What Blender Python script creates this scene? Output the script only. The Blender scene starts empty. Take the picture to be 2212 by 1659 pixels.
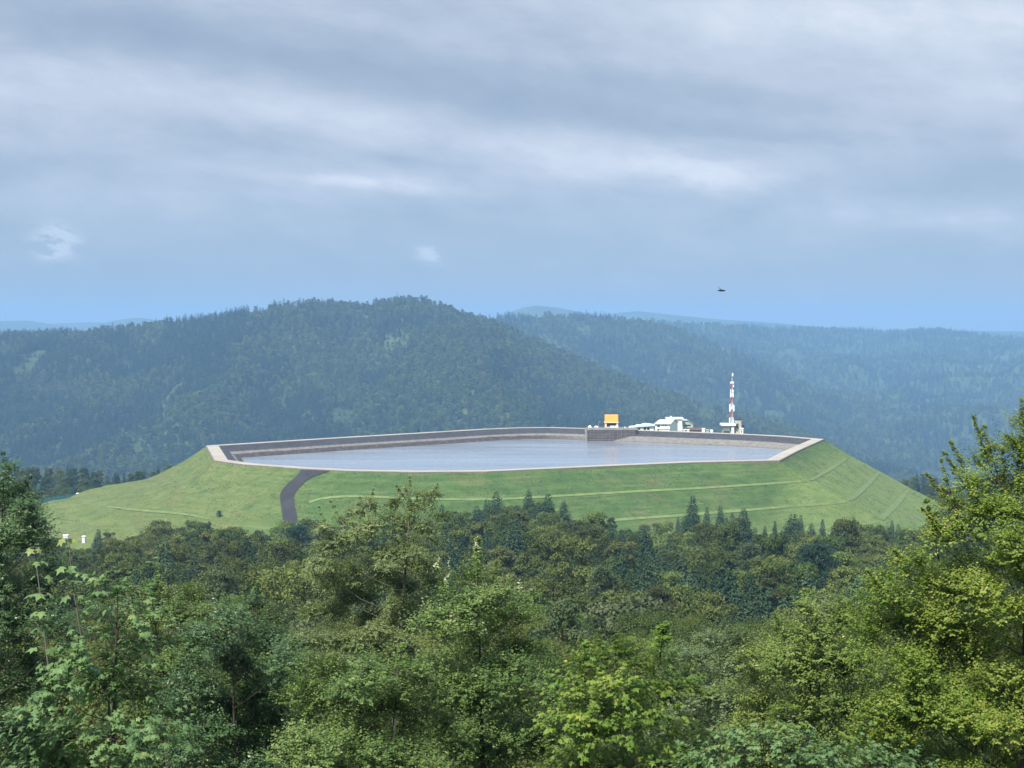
import bpy, math, random
import numpy as np
from mathutils import Vector
from mathutils.bvhtree import BVHTree
random.seed(5)
RNG = np.random.default_rng(11)
sc = bpy.context.scene
COL = sc.collection
R = math.radians

# ------------------------------------------------------------------ camera
F, CX, HY, CZ = 3750.0, 1106.0, 700.0, 100.0      # focal length and horizon row in a 2212x1659 frame
cam = bpy.data.cameras.new('camera'); camo = bpy.data.objects.new('camera', cam); COL.objects.link(camo)
cam.sensor_width = 36; cam.lens = 36 * F / 2212
camo.location = (0, 0, CZ); camo.rotation_euler = (R(90), 0, 0)
cam.shift_y = (HY - 829.5) / 2212
cam.clip_start = 0.5; cam.clip_end = 60000
sc.camera = camo

# ------------------------------------------------------------------ sun, exposure
SUN = Vector((-0.34, -0.52, 0.72)).normalized()
sl = bpy.data.lights.new('sun', 'SUN'); sl.energy = 4.2; sl.angle = R(1.0); sl.color = (1.0, 0.95, 0.86)
so = bpy.data.objects.new('sun', sl); COL.objects.link(so)
so.rotation_euler = (-SUN).to_track_quat('-Z', 'Y').to_euler()
sc.view_settings.view_transform = 'Standard'; sc.view_settings.look = 'None'
sc.view_settings.gamma = 1; sc.view_settings.exposure = 0.78
sc.render.engine = 'CYCLES'
sc.cycles.max_bounces = 6; sc.cycles.volume_bounces = 0; sc.cycles.transparent_max_bounces = 8
sc.cycles.use_denoising = True

# ------------------------------------------------------------------ node helpers
class NT:
    def __init__(s, nt): s.nt = nt; s.nt.nodes.clear()
    def n(s, typ, props=None, **ins):
        nd = s.nt.nodes.new(typ)
        for k, v in (props or {}).items(): setattr(nd, k, v)
        for k, v in ins.items():
            key = int(k[1:]) if k[0] == 'i' and k[1:].isdigit() else k.replace('_', ' ')
            sock = nd.inputs[key]
            if isinstance(v, bpy.types.NodeSocket): s.nt.links.new(v, sock)
            elif isinstance(v, bpy.types.Node): s.nt.links.new(v.outputs[0], sock)
            else: sock.default_value = v
        return nd
    def m(s, op, a, b=0.0, c=0.0, clamp=False):
        return s.n('ShaderNodeMath', dict(operation=op, use_clamp=clamp), i0=a, i1=b, i2=c).outputs[0]
    def ramp(s, fac, stops, interp='LINEAR'):
        nd = s.n('ShaderNodeValToRGB', i0=fac); cr = nd.color_ramp; cr.interpolation = interp
        while len(cr.elements) < len(stops): cr.elements.new(0.5)
        for e, (p, c) in zip(cr.elements, stops):
            e.position = p; e.color = (*c, 1) if len(c) == 3 else c
        return nd.outputs[0]
    def mix(s, f, a, b):
        nd = s.n('ShaderNodeMix', dict(data_type='RGBA')); L = s.nt.links
        for sock, v in ((nd.inputs[0], f), (nd.inputs[6], a), (nd.inputs[7], b)):
            if isinstance(v, bpy.types.NodeSocket): L.new(v, sock)
            else: sock.default_value = (*v, 1) if isinstance(v, tuple) and len(v) == 3 else v
        return nd.outputs[2]
    def noise(s, vec, scale, detail=4, rough=0.55, lac=2.0, out=0):
        nd = s.n('ShaderNodeTexNoise', Vector=vec, Scale=scale, Detail=detail, Roughness=rough, Lacunarity=lac)
        return nd.outputs[out]
    def mapr(s, v, a, b, c, d):
        return s.n('ShaderNodeMapRange', i0=v, i1=a, i2=b, i3=c, i4=d).outputs[0]

# ------------------------------------------------------------------ world
w = bpy.data.worlds.new('World'); sc.world = w; w.use_nodes = True
t = NT(w.node_tree)
sky = t.n('ShaderNodeTexSky', dict(sky_type='NISHITA', sun_disc=False, sun_elevation=math.asin(SUN.z),
          sun_rotation=math.atan2(SUN.x, SUN.y), altitude=800, air_density=1.0, dust_density=0.7, ozone_density=1.6))
tc = t.n('ShaderNodeTexCoord')
sx = t.n('ShaderNodeSeparateXYZ', i0=tc.outputs['Generated'])
az = t.m('ARCTAN2', sx.outputs[0], sx.outputs[1]); el = t.m('ARCSINE', sx.outputs[2])
U0 = t.m('MULTIPLY', az, 3.75); V0 = t.m('MULTIPLY', el, 3.75)       # one unit is about 15 degrees
lay = t.n('ShaderNodeCombineXYZ', i0=t.m('ADD', t.m('MULTIPLY', U0, 1.9), t.m('MULTIPLY', V0, 1.0)), i1=t.m('MULTIPLY', t.m('ADD', V0, t.m('MULTIPLY', U0, 0.05)), 4.2), i2=3.3).outputs[0]
wn = t.n('ShaderNodeSeparateColor', i0=t.noise(lay, 1.6, 5, 0.6, out=1))
U = t.m('ADD', U0, t.m('MULTIPLY', t.m('SUBTRACT', wn.outputs[0], 0.5), 0.16))
V = t.m('ADD', V0, t.m('MULTIPLY', t.m('SUBTRACT', wn.outputs[1], 0.5), 0.05))
fine = t.noise(lay, 3.0, 7, 0.55)
big = t.noise(lay, 0.9, 3, 0.5)
def blob(px, py, rx, ry, amp, rot=0.0):
    cx = (px - CX) / 1000; cy = (HY - py) / 1000
    dx = t.m('SUBTRACT', U, cx); dy = t.m('SUBTRACT', V, cy)
    c, s_ = math.cos(rot), math.sin(rot)
    a = t.m('ADD', t.m('MULTIPLY', dx, c * 1000 / rx), t.m('MULTIPLY', dy, s_ * 1000 / rx))
    b = t.m('ADD', t.m('MULTIPLY', dx, -s_ * 1000 / ry), t.m('MULTIPLY', dy, c * 1000 / ry))
    g = t.m('EXPONENT', t.m('MULTIPLY', t.m('ADD', t.m('MULTIPLY', a, a), t.m('MULTIPLY', b, b)), -1.0))
    return t.m('MULTIPLY', g, amp)
def total(lst):
    acc = blob(*lst[0])
    for q in lst[1:]: acc = t.m('ADD', acc, blob(*q))
    return acc
# real cloud banks: bright (positive) and grey (negative), placed by direction
bright = total([(1900, 60, 560, 70, .55, -.06), (640, 245, 330, 42, .40, -.12), (130, 200, 260, 60, .30), (1330, 355, 330, 48, .50, -.05), (800, 392, 210, 17, .55, -.06),
                (1560, 390, 200, 45, .35), (1950, 480, 240, 42, .50, -.04), (2150, 210, 250, 80, .25), (400, 420, 320, 45, .18), (1150, 300, 130, 28, .2),
                (700, 150, 620, 62, -.55, -.16), (1250, 60, 220, 60, -.25), (150, 70, 330, 60, -.30, -.1), (1450, 195, 420, 40, -.34, -.14), (520, 300, 200, 34, -.36, -.1),
                (1650, 290, 260, 18, -.26, -.06), (100, 372, 170, 34, -.32), (2120, 400, 170, 40, -.45), (850, 345, 140, 14, -.26, -.1), (1100, 210, 200, 30, -.2, -.1)])
cover = t.mapr(V0, 0.10, 0.42, 0.20, 1.0)                           # the veil thins towards the horizon
dens = t.m('ADD', t.m('ADD', bright, t.m('MULTIPLY', t.m('SUBTRACT', fine, 0.5), 0.75)), t.m('MULTIPLY', t.m('SUBTRACT', big, 0.5), 0.7))
dens = t.m('ADD', dens, t.m('MULTIPLY', t.m('SUBTRACT', t.noise(lay, 5.5, 8, .7), .5), t.m('ADD', .42, t.m('MAXIMUM', bright, 0.0))))
ccol = t.ramp(t.m('ADD', t.m('MULTIPLY', dens, 0.40), 0.52, clamp=True), [(0.12, (.180, .225, .30)), (0.42, (.255, .31, .39)), (0.62, (.335, .385, .465)), (0.9, (.47, .505, .57))])
puffs = t.m('ADD', blob(147, 527, 40, 32, 2.2), blob(927, 547, 24, 17, 1.8))
puffs = t.m('MULTIPLY', puffs, t.mapr(t.noise(lay, 9, 6, .6), .42, .56, .05, 1.0), clamp=True)
alpha = t.m('ADD', cover, t.m('MULTIPLY', dens, 0.45), clamp=True)
SK = 0.1
skc = t.n('ShaderNodeVectorMath', dict(operation='SCALE'), i0=sky.outputs[0]); skc.inputs['Scale'].default_value = 1.0
clear = t.mix(0.9, skc.outputs[0], (1.72, 2.42, 3.40))                # thin high veil over the clear sky
cl = t.n('ShaderNodeVectorMath', dict(operation='SCALE'), i0=ccol); cl.inputs['Scale'].default_value = 1 / SK
colr = t.mix(alpha, clear, cl.outputs[0])
colr = t.mix(t.m('MULTIPLY', puffs, .95, clamp=True), colr, (3.5, 4.1, 4.9))
bg = t.n('ShaderNodeBackground', Color=colr, Strength=t.m('MULTIPLY', t.mapr(el, .24, .9, 1.0, 1.75), SK))  # upper sky, out of view, brightened to add fill on the dim foreground
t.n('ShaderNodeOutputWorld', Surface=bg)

# ------------------------------------------------------------------ helpers
def P(px, py, d):
    return Vector(((px - CX) / F * d, d, CZ - (py - HY) / F * d))
def PZ(px, py, z):
    return P(px, py, (CZ - z) * F / (py - HY))
def tag(o, label=None, cat=None, group=None, kind=None):
    if label: o['label'] = label
    if cat: o['category'] = cat
    if group: o['group'] = group
    if kind: o['kind'] = kind
    return o
def link(name, me, parent=None, loc=None):
    o = bpy.data.objects.new(name, me); COL.objects.link(o)
    if parent: o.parent = parent
    if loc is not None: o.location = loc
    return o
def thing(name, label, cat, loc, group=None):
    o = bpy.data.objects.new(name, None); COL.objects.link(o); o.location = loc; o.empty_display_size = 0.5
    return tag(o, label, cat, group)
def mesh(name, verts, faces, mat, smooth=False, mats=None, mi=None):
    me = bpy.data.meshes.new(name); me.from_pydata([tuple(v) for v in verts], [], faces)
    me.materials.append(mat)
    for m_ in mats or []: me.materials.append(m_)
    if mi: me.polygons.foreach_set('material_index', mi)
    if smooth: me.polygons.foreach_set('use_smooth', [True] * len(me.polygons))
    me.update(); return me
def fastmesh(name, V_, Fc, mat, attr=None, smooth=False):
    V_ = np.asarray(V_, np.float32); Fc = np.asarray(Fc, np.int32); k = Fc.shape[1]
    me = bpy.data.meshes.new(name)
    me.vertices.add(len(V_)); me.vertices.foreach_set('co', V_.ravel())
    me.loops.add(Fc.size); me.loops.foreach_set('vertex_index', Fc.ravel())
    me.polygons.add(len(Fc)); me.polygons.foreach_set('loop_start', np.arange(0, Fc.size, k, dtype=np.int32))
    me.polygons.foreach_set('use_smooth', np.full(len(Fc), smooth))
    me.materials.append(mat)
    if attr is not None:
        a = me.attributes.new('tint', 'FLOAT', 'POINT'); a.data.foreach_set('value', np.asarray(attr, np.float32))
    me.update(calc_edges=True); me.validate(); return me
class MB:
    def __init__(s): s.v = []; s.f = []
    def box(s, x0, x1, y0, y1, z0, z1, taper=0.0):
        b = len(s.v); tx = (x1 - x0) * taper / 2; ty = (y1 - y0) * taper / 2
        s.v += [(x0, y0, z0), (x1, y0, z0), (x1, y1, z0), (x0, y1, z0), (x0 + tx, y0 + ty, z1), (x1 - tx, y0 + ty, z1), (x1 - tx, y1 - ty, z1), (x0 + tx, y1 - ty, z1)]
        s.f += [tuple(b + i for i in q) for q in ((3, 2, 1, 0), (4, 5, 6, 7), (0, 1, 5, 4), (1, 2, 6, 5), (2, 3, 7, 6), (3, 0, 4, 7))]
        return s
    def prism(s, prof, y0, y1):           # profile in x,z pushed along y
        b = len(s.v); n = len(prof)
        s.v += [(x, y0, z) for x, z in prof] + [(x, y1, z) for x, z in prof]
        s.f += [tuple(b + i for i in range(n)), tuple(b + n + i for i in reversed(range(n)))]
        s.f += [(b + i, b + n + i, b + n + (i + 1) % n, b + (i + 1) % n) for i in range(n)]
        return s
    def prismx(s, prof, x0, x1):          # profile in y,z pushed along x
        b = len(s.v); n = len(prof)
        s.v += [(x0, y, z) for y, z in prof] + [(x1, y, z) for y, z in prof]
        s.f += [tuple(b + i for i in range(n)), tuple(b + n + i for i in reversed(range(n)))]
        s.f += [(b + i, b + n + i, b + n + (i + 1) % n, b + (i + 1) % n) for i in range(n)]
        return s
    def tube(s, p0, p1, r0, r1=None, n=8, cap=True):
        r1 = r0 if r1 is None else r1
        p0 = Vector(p0); p1 = Vector(p1); d = (p1 - p0).normalized()
        a = d.orthogonal().normalized(); c = d.cross(a); b = len(s.v)
        for p, r in ((p0, r0), (p1, r1)):
            for i in range(n):
                an = 2 * math.pi * i / n; s.v.append(tuple(p + a * (r * math.cos(an)) + c * (r * math.sin(an))))
        s.f += [(b + i, b + (i + 1) % n, b + n + (i + 1) % n, b + n + i) for i in range(n)]
        if cap: s.f += [tuple(b + i for i in reversed(range(n))), tuple(b + n + i for i in range(n))]
        return s
    def path(s, pts, rs, n=6):
        b0 = len(s.v); up = Vector((0.31, 0.2, 1)).normalized()
        for k, p in enumerate(pts):
            p = Vector(p); q = Vector(pts[min(k + 1, len(pts) - 1)]) - Vector(pts[max(k - 1, 0)]); q.normalize()
            a = q.cross(Vector((0.9, 0.43, 0.1))).normalized(); c = q.cross(a)
            for i in range(n):
                an = 2 * math.pi * i / n; s.v.append(tuple(p + a * (rs[k] * math.cos(an)) + c * (rs[k] * math.sin(an))))
        for k in range(len(pts) - 1):
            b = b0 + k * n
            s.f += [(b + i, b + (i + 1) % n, b + n + (i + 1) % n, b + n + i) for i in range(n)]
        return s
    def build(s, name, mat, parent=None, smooth=False):
        me = mesh(name, s.v, s.f, mat, smooth); return link(name, me, parent)

def vnoise(x, y, seed=0):
    xi = np.floor(x).astype(np.int64); yi = np.floor(y).astype(np.int64); xf = x - xi; yf = y - yi
    def h(a, b):
        n = (a * 374761393 + b * 668265263 + seed * 982451653) & 0xffffffff
        n = ((n ^ (n >> 13)) * 1274126177) & 0xffffffff
        return ((n ^ (n >> 16)) & 0xffff) / 65535.0
    u = xf * xf * (3 - 2 * xf); v = yf * yf * (3 - 2 * yf)
    return (h(xi, yi) * (1 - u) + h(xi + 1, yi) * u) * (1 - v) + (h(xi, yi + 1) * (1 - u) + h(xi + 1, yi + 1) * u) * v
def fbm(x, y, seed=0, oct=4):
    a = 0.5; s = 0; f = 1
    for i in range(oct): s = s + a * vnoise(x * f + 17 * i, y * f - 9 * i, seed + i); a *= .5; f *= 2
    return s          # about 0..1

# ------------------------------------------------------------------ materials
MATS = {}
def principled(name, build, rough=0.8, spec=0.3, metallic=0.0, bump=None):
    m_ = bpy.data.materials.new(name); m_.use_nodes = True; q = NT(m_.node_tree)
    c = build(q)
    pb = q.n('ShaderNodeBsdfPrincipled', Roughness=rough, Metallic=metallic)
    pb.inputs['Specular IOR Level'].default_value = spec
    if isinstance(c, bpy.types.NodeSocket): q.nt.links.new(c, pb.inputs['Base Color'])
    else: pb.inputs['Base Color'].default_value = (*c, 1)
    if bump:
        bn = q.n('ShaderNodeBump', Height=bump(q), Strength=bump.s, Distance=bump.d); q.nt.links.new(bn.outputs[0], pb.inputs['Normal'])
    q.n('ShaderNodeOutputMaterial', Surface=pb); MATS[name] = m_; return m_
def pos(q): return q.n('ShaderNodeNewGeometry').outputs['Position']
def worn(name, c, var=0.25, scale=0.35, rough=0.75, metallic=0.0, spec=0.3):
    def b(q):
        p = q.n('ShaderNodeTexCoord').outputs['Object']; nz = q.noise(p, scale, 6, .65)
        return q.ramp(nz, [(0.3, tuple(x * (1 - var) for x in c)), (0.7, tuple(min(1, x * (1 + var * .5)) for x in c))])
    return principled(name, b, rough, spec, metallic)
white = worn('white_plaster', (.80, .79, .75), .12); grey = worn('grey_plaster', (.36, .38, .38), .2)
greyg = worn('grey_green_cladding', (.40, .45, .40), .2); orange = worn('orange_sheet', (.85, .40, .05), .12, rough=.5)
cream = worn('cream_plaster', (.72, .60, .40), .15); beige = worn('beige_concrete', (.46, .44, .34), .25)
concrete = worn('concrete', (.50, .46, .40), .3, .5); brownc = worn('stained_concrete', (.11, .09, .08), .5, .22)
darkm = worn('dark_metal_and_shade', (.03, .03, .035), .3); glass = worn('window_glass', (.03, .035, .04), .3, rough=.15, spec=.6)
lblue = worn('pale_blue_roof', (.58, .68, .72), .12); redb = worn('red_brown_roof', (.12, .07, .055), .3); pink = worn('faded_red_wall', (.42, .27, .23), .25)
redp = worn('red_paint', (.42, .10, .09), .2); whitep = worn('white_paint', (.80, .81, .80), .1)
teal = worn('teal_mesh', (.015, .09, .085), .3); rub = worn('canvas', (.82, .84, .83), .1); kerbm = worn('parapet_concrete', (.20, .17, .13), .35, .3)

def crest_col(q):
    p = pos(q); n1 = q.noise(p, .05, 5, .6); n2 = q.noise(p, 1.1, 4, .6)
    c = q.ramp(n1, [(.3, (.30, .272, .22)), (.7, (.42, .385, .32))]); return q.mix(q.m('MULTIPLY', n2, .35), c, (.33, .29, .25))
crestm = principled('crest_road', crest_col, .85)
def asph(q):
    p = pos(q); n1 = q.noise(p, .06, 6, .65); n2 = q.noise(p, 1.5, 4, .6)
    c = q.ramp(n1, [(.3, (.020, .019, .020)), (.7, (.044, .041, .043))]); return q.mix(q.m('MULTIPLY', n2, .5), c, (.028, .026, .028))
asphalt = principled('asphalt', asph, .85)
def lining(q):
    p = pos(q); z = q.n('ShaderNodeSeparateXYZ', i0=p).outputs[2]
    xx = q.n('ShaderNodeSeparateXYZ', i0=p).outputs[0]
    jn = q.m('MULTIPLY', q.m('SUBTRACT', q.noise(p, .12, 4, .7), .5), 1.3)
    h = q.m('ADD', z, jn)
    dark = q.ramp(q.noise(p, .3, 6, .7), [(.35, (.032, .030, .034)), (.7, (.064, .060, .064))])
    pale = q.ramp(q.noise(p, .4, 6, .7), [(.35, (.13, .118, .10)), (.7, (.24, .222, .19))])
    mud = q.ramp(q.noise(p, .5, 6, .8), [(.35, (.018, .013, .012)), (.52, (.05, .036, .03)), (.68, (.15, .125, .11))])
    f1 = q.mapr(z, CREST - 3.6, CREST - 3.2, 1, 0)
    c = q.mix(f1, dark, pale)
    lft = q.mapr(xx, 20, 70, 1, 0)
    f2 = q.m('MULTIPLY', q.mapr(h, CREST - 4.9, CREST - 4.4, 1, 0), q.m('ADD', q.m('MULTIPLY', lft, .9), .05))
    c = q.mix(f2, c, mud)
    wet = q.mapr(h, CREST - 7.0, CREST - 6.4, 1, 0)
    return q.mix(q.m('MULTIPLY', wet, .6), c, (.05, .045, .045))
CREST = 23.7
liningm = principled('reservoir_lining', lining, .8)

def turf(q):
    p = pos(q); s3 = q.n('ShaderNodeSeparateXYZ', i0=p); X, Y, Z = s3.outputs
    st = q.n('ShaderNodeMapping', Vector=p); st.inputs['Scale'].default_value = (1, 1, 2.2)
    n1 = q.noise(st, .018, 5, .6); n2 = q.noise(st, .11, 6, .7); n3 = q.noise(st, .9, 5, .7); n4 = q.noise(p, .035, 5, .65)
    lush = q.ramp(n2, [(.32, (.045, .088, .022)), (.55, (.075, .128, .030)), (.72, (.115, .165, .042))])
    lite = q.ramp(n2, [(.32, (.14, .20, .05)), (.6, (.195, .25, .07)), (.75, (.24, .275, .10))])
    dry = q.ramp(n2, [(.3, (.115, .15, .042)), (.55, (.15, .18, .055)), (.75, (.20, .205, .08))])
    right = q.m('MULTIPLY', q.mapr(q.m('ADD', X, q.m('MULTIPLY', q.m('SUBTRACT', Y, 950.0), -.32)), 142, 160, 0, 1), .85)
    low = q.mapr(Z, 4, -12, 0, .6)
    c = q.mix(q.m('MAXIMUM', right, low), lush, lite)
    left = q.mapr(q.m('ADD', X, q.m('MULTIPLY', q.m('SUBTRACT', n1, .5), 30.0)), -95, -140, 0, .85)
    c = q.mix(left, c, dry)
    br = q.m('MULTIPLY', q.mapr(n4, .53, .66, 0, .6), q.mapr(n3, .3, .6, .5, 1.0))
    c = q.mix(br, c, (.17, .125, .07))
    ct = q.n('ShaderNodeMapping', Vector=p); ct.inputs['Scale'].default_value = (.5, .5, 14)
    c = q.mix(q.mapr(q.noise(ct, .06, 5, .6), .48, .66, 0, .35), c, (.20, .24, .09))
    gp = q.mapr(q.noise(st, .05, 5, .6), .55, .7, 0, .6)
    c = q.mix(gp, c, (.05, .115, .03))
    c = q.mix(q.mapr(q.noise(p, .22, 6, .75), .52, .66, 0, .55), c, (.035, .065, .018))
    return q.mix(q.mapr(n3, .35, .75, 0, .5), c, (.04, .07, .02))
def tb(q): return q.noise(pos(q), .8, 5, .7)
tb.s = .6; tb.d = .8
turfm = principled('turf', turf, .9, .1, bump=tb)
mown = worn('mown_grass', (.145, .20, .058), .35, .2, .9)
def floorc(q):
    p = pos(q); return q.ramp(q.noise(p, .08, 6, .6), [(.3, (.018, .030, .012)), (.7, (.045, .065, .025))])
soil = principled('forest_floor', floorc, .95, .1)

LEAFK = 1.95; MIDK = 1.2
def leafmat(name, stops, var=.25, K=None, rough=.5, trans=.28, spec=.35, rand=False):
    m_ = bpy.data.materials.new(name); m_.use_nodes = True; q = NT(m_.node_tree)
    a = q.n('ShaderNodeAttribute', dict(attribute_name='tint')).outputs['Fac']
    if rand:
        oi = q.n('ShaderNodeObjectInfo').outputs['Random']
        a = q.m('ADD', q.m('MULTIPLY', a, .55), q.m('MULTIPLY', oi, .45))
    c = q.ramp(a, [(p_, tuple(min(.8, x_ * (K or (MIDK if rand else LEAFK))) for x_ in c_)) for p_, c_ in stops])
    if rand:
        hs = q.n('ShaderNodeHueSaturation', Color=c, Hue=q.mapr(q.m('FRACT', q.m('MULTIPLY', oi, 7.3)), 0, 1, .485, .53), Value=q.mapr(q.m('FRACT', q.m('MULTIPLY', oi, 13.7)), 0, 1, 1 - var, 1 + var))
        c = hs.outputs[0]
    pb = q.n('ShaderNodeBsdfPrincipled', Base_Color=c, Roughness=rough); pb.inputs['Specular IOR Level'].default_value = spec
    tr = q.n('ShaderNodeBsdfTranslucent', Color=c)
    mx = q.n('ShaderNodeMixShader', i0=min(.45, trans * 1.3), i1=pb, i2=tr)
    q.n('ShaderNodeOutputMaterial', Surface=mx); return m_
bark = worn('bark', (.055, .045, .032), .4, 3.0, .9); greybark = worn('grey_bark', (.14, .13, .10), .35, 3.0, .9)

# ------------------------------------------------------------------ haze
def build_haze(x0, x1, y0, y1, z0, z1, density):
    m_ = bpy.data.materials.new('haze_air'); m_.use_nodes = True; q = NT(m_.node_tree)
    v = q.n('ShaderNodeVolumePrincipled', Color=(.335, .62, 1.0, 1), Density=density, Anisotropy=0.0)
    q.n('ShaderNodeOutputMaterial', Volume=v)
    o = MB().box(x0, x1, y0, y1, z0, z1).build('haze', m_)
    tag(o, kind='stuff', label='thin blue haze filling the valley air', cat='haze')

# ------------------------------------------------------------------ ground
GD = [(-300, 101), (0, 97.6), (10, 95), (25, 89), (40, 83), (60, 77), (100, 68), (150, 59), (200, 51), (300, 39), (450, 25), (600, 11), (750, 0), (850, -10), (1000, -22), (1100, -19), (1300, -38), (1600, -100), (2200, -190), (3000, -280), (5000, -320), (45000, -326)]
def gz(d): return float(np.interp(d, [a for a, b in GD], [b for a, b in GD]))
def knob(x, d_):
    px = CX + x / max(d_, 1) * F
    return 13 * math.exp(-((px - 1130) / 150) ** 2 - ((d_ - 590) / 110) ** 2)
def ground():
    vs, fs = [], []; rad = [-300, -150, -60, -20, 0, 5, 10, 17, 25, 32, 40, 50, 60, 80, 100, 125, 150, 175, 200, 250, 300, 375, 450, 525, 600, 675, 750, 800, 850, 950, 1100, 1200, 1300, 1450, 1600, 1900, 2200, 2600, 3000, 4000, 5000, 8000, 12000, 16500]
    n = 41
    for r in rad:
        wd = min(12500, 150 + max(r, 0) * 1.6)
        for i in range(n):
            x = (i / (n - 1) * 2 - 1) * wd
            nz = (fbm(np.array(x / 40.0), np.array(r / 40.0), 4) - .5) * min(6, max(0, r) * .05)
            vs.append((x, r, gz(r) + float(nz) + knob(x, r)))
    for a in range(len(rad) - 1):
        for i in range(n - 1):
            fs.append((a * n + i, a * n + i + 1, (a + 1) * n + i + 1, (a + 1) * n + i))
    tag(link('ground', mesh('ground', vs, fs, soil, True)), kind='structure')
ground()

# ------------------------------------------------------------------ embankment with the reservoir
near = [(447, 963), (465, 995), (526, 1003.5), (659, 1013), (756, 1017.5), (900, 1020), (1050, 1019), (1187, 1013), (1350, 1005.5), (1500, 999), (1682, 995), (1720, 975), (1778, 949)]
farc = [(1700, 942.5), (1614, 938), (1500, 933.5), (1389, 929.5), (1250, 925), (1187, 923.3), (1120, 924), (1043, 927), (900, 935.5), (720, 946), (576, 955)]
crest = [PZ(a, b, CREST) for a, b in near + farc]       # runs anticlockwise seen from above
NC = len(crest)
def offset(poly, dist):
    out = []; n = len(poly)
    for i in range(n):
        p = poly[i]; a = (p - poly[i - 1]); b = (poly[(i + 1) % n] - p); a.z = b.z = 0; a.normalize(); b.normalize()
        na = Vector((a.y, -a.x, 0)); nb = Vector((b.y, -b.x, 0)); m_ = na + nb; m_.normalize()
        k = 1 / max(.45, m_.dot(na)); out.append(p + m_ * dist * k)
    return out
cols = {}
def lvl(drop, pts):      # pixel pairs at one height
    return [PZ(a, b, CREST - drop) for a, b in pts]
cols[0] = [P(385, 1003, 1078), P(320, 1034, 1060), P(223, 1049, 1045), P(78, 1090, 1010), P(-60, 1130, 980)]
cols[1] = [P(432, 1030, 955), P(385, 1062, 935), P(300, 1095, 915), P(200, 1128, 885), P(90, 1190, 850)]
cols[2] = [P(512, 1035, 930), P(498, 1064, 914), P(474, 1098, 898), P(440, 1134, 876), P(400, 1200, 835)]
cols[3] = [P(645, 1042, 898), P(630, 1070, 885), P(612, 1108, 868), P(602, 1150, 848), P(595, 1210, 815)]
L1 = {4: (752, 1079), 5: (898, 1080), 6: (1048, 1079), 7: (1190, 1073), 8: (1360, 1063), 9: (1530, 1054), 10: (1750, 1039), 11: (1784, 1018), 12: (1840, 986)}
L2 = {4: (748, 1139), 5: (896, 1140), 6: (1046, 1139), 7: (1192, 1133), 8: (1372, 1121), 9: (1560, 1107), 10: (1835, 1083), 11: (1866, 1050), 12: (1904, 1019.5)}
L3 = {4: (744, 1200), 5: (894, 1203), 6: (1044, 1201), 7: (1194, 1192), 8: (1384, 1176), 9: (1590, 1160), 10: (1901, 1125), 11: (1934, 1092), 12: (1968, 1056)}
L4 = {4: (742, 1260), 5: (892, 1262), 6: (1042, 1260), 7: (1196, 1250), 8: (1396, 1232), 9: (1640, 1215), 10: (1985, 1172), 11: (2018, 1138), 12: (2050, 1097)}
for k in range(4, 13):
    a, b, c, d_ = PZ(*L1[k], CREST - 11), PZ(*L2[k], CREST - 22), PZ(*L3[k], CREST - 33), PZ(*L4[k], CREST - 45)
    cols[k] = [a, (a + b) / 2 + (b - a).cross(Vector((0, 0, 1))) * 0, b, c, d_]
bk = [offset(crest, q) for q in (2, 110, 135, 165, 200)]
TW = {14: 62, 15: 90, 16: 110, 17: 110, 18: 80, 19: 40}          # terrace width behind the rim
for k in range(13, NC):
    tw = TW.get(k, 0); na = bk[0][k] - crest[k]; na.normalize()
    if tw: q = [(8, 6.9), (8 + tw, 7.5), (35 + tw, 22), (60 + tw, 36), (95 + tw, 55)]
    else: q = [(20, 11), (38, 21), (58, 32), (80, 44), (100, 56)]
    cols[k] = [crest[k] + na * a - Vector((0, 0, b)) for a, b in q]
NR, SUB = 44, 14
def colpts(k):
    pts = [crest[k % NC]] + cols[k % NC]
    L = [0]
    for a, b in zip(pts, pts[1:]): L.append(L[-1] + (b - a).length)
    tt = np.linspace(0, L[-1], NR)
    arr = np.array([tuple(p) for p in pts])
    return np.stack([np.interp(tt, L, arr[:, i]) for i in range(3)], 1)
grid = []
for k in range(NC):
    a, b = colpts(k), colpts(k + 1)
    for s in range(SUB):
        u = s / SUB; grid.append(a * (1 - u) + b * u)
G = np.array(grid)                     # columns x rows x 3
fall = np.linspace(0, 1, NR)[None, :] ** .5
amp = np.clip((-105 - G[:, :, 0]) / 40, 0, 1) * 5.0 + 1.0
G[:, :, 2] += (fbm(G[:, :, 0] / 30, G[:, :, 1] / 18, 7) - .47) * amp * fall
nc = G.shape[0]
fs = [(c * NR + r, c * NR + r + 1, ((c + 1) % nc) * NR + r + 1, ((c + 1) % nc) * NR + r) for c in range(nc) for r in range(NR - 1)]
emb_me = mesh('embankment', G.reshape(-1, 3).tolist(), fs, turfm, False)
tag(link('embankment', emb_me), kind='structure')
BV = BVHTree.FromPolygons([Vector(v) for v in G.reshape(-1, 3).tolist()], fs)
camp = Vector((0, 0, CZ))
def on_slope(px, py, default=900):
    dr = (P(px, py, 100) - camp).normalized(); h = BV.ray_cast(camp, dr)
    return h[0] if h[0] is not None else P(px, py, default)
def slope_z(x, y):
    h = BV.ray_cast(Vector((x, y, 200)), Vector((0, 0, -1))); return h[0].z if h[0] is not None else None
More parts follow.
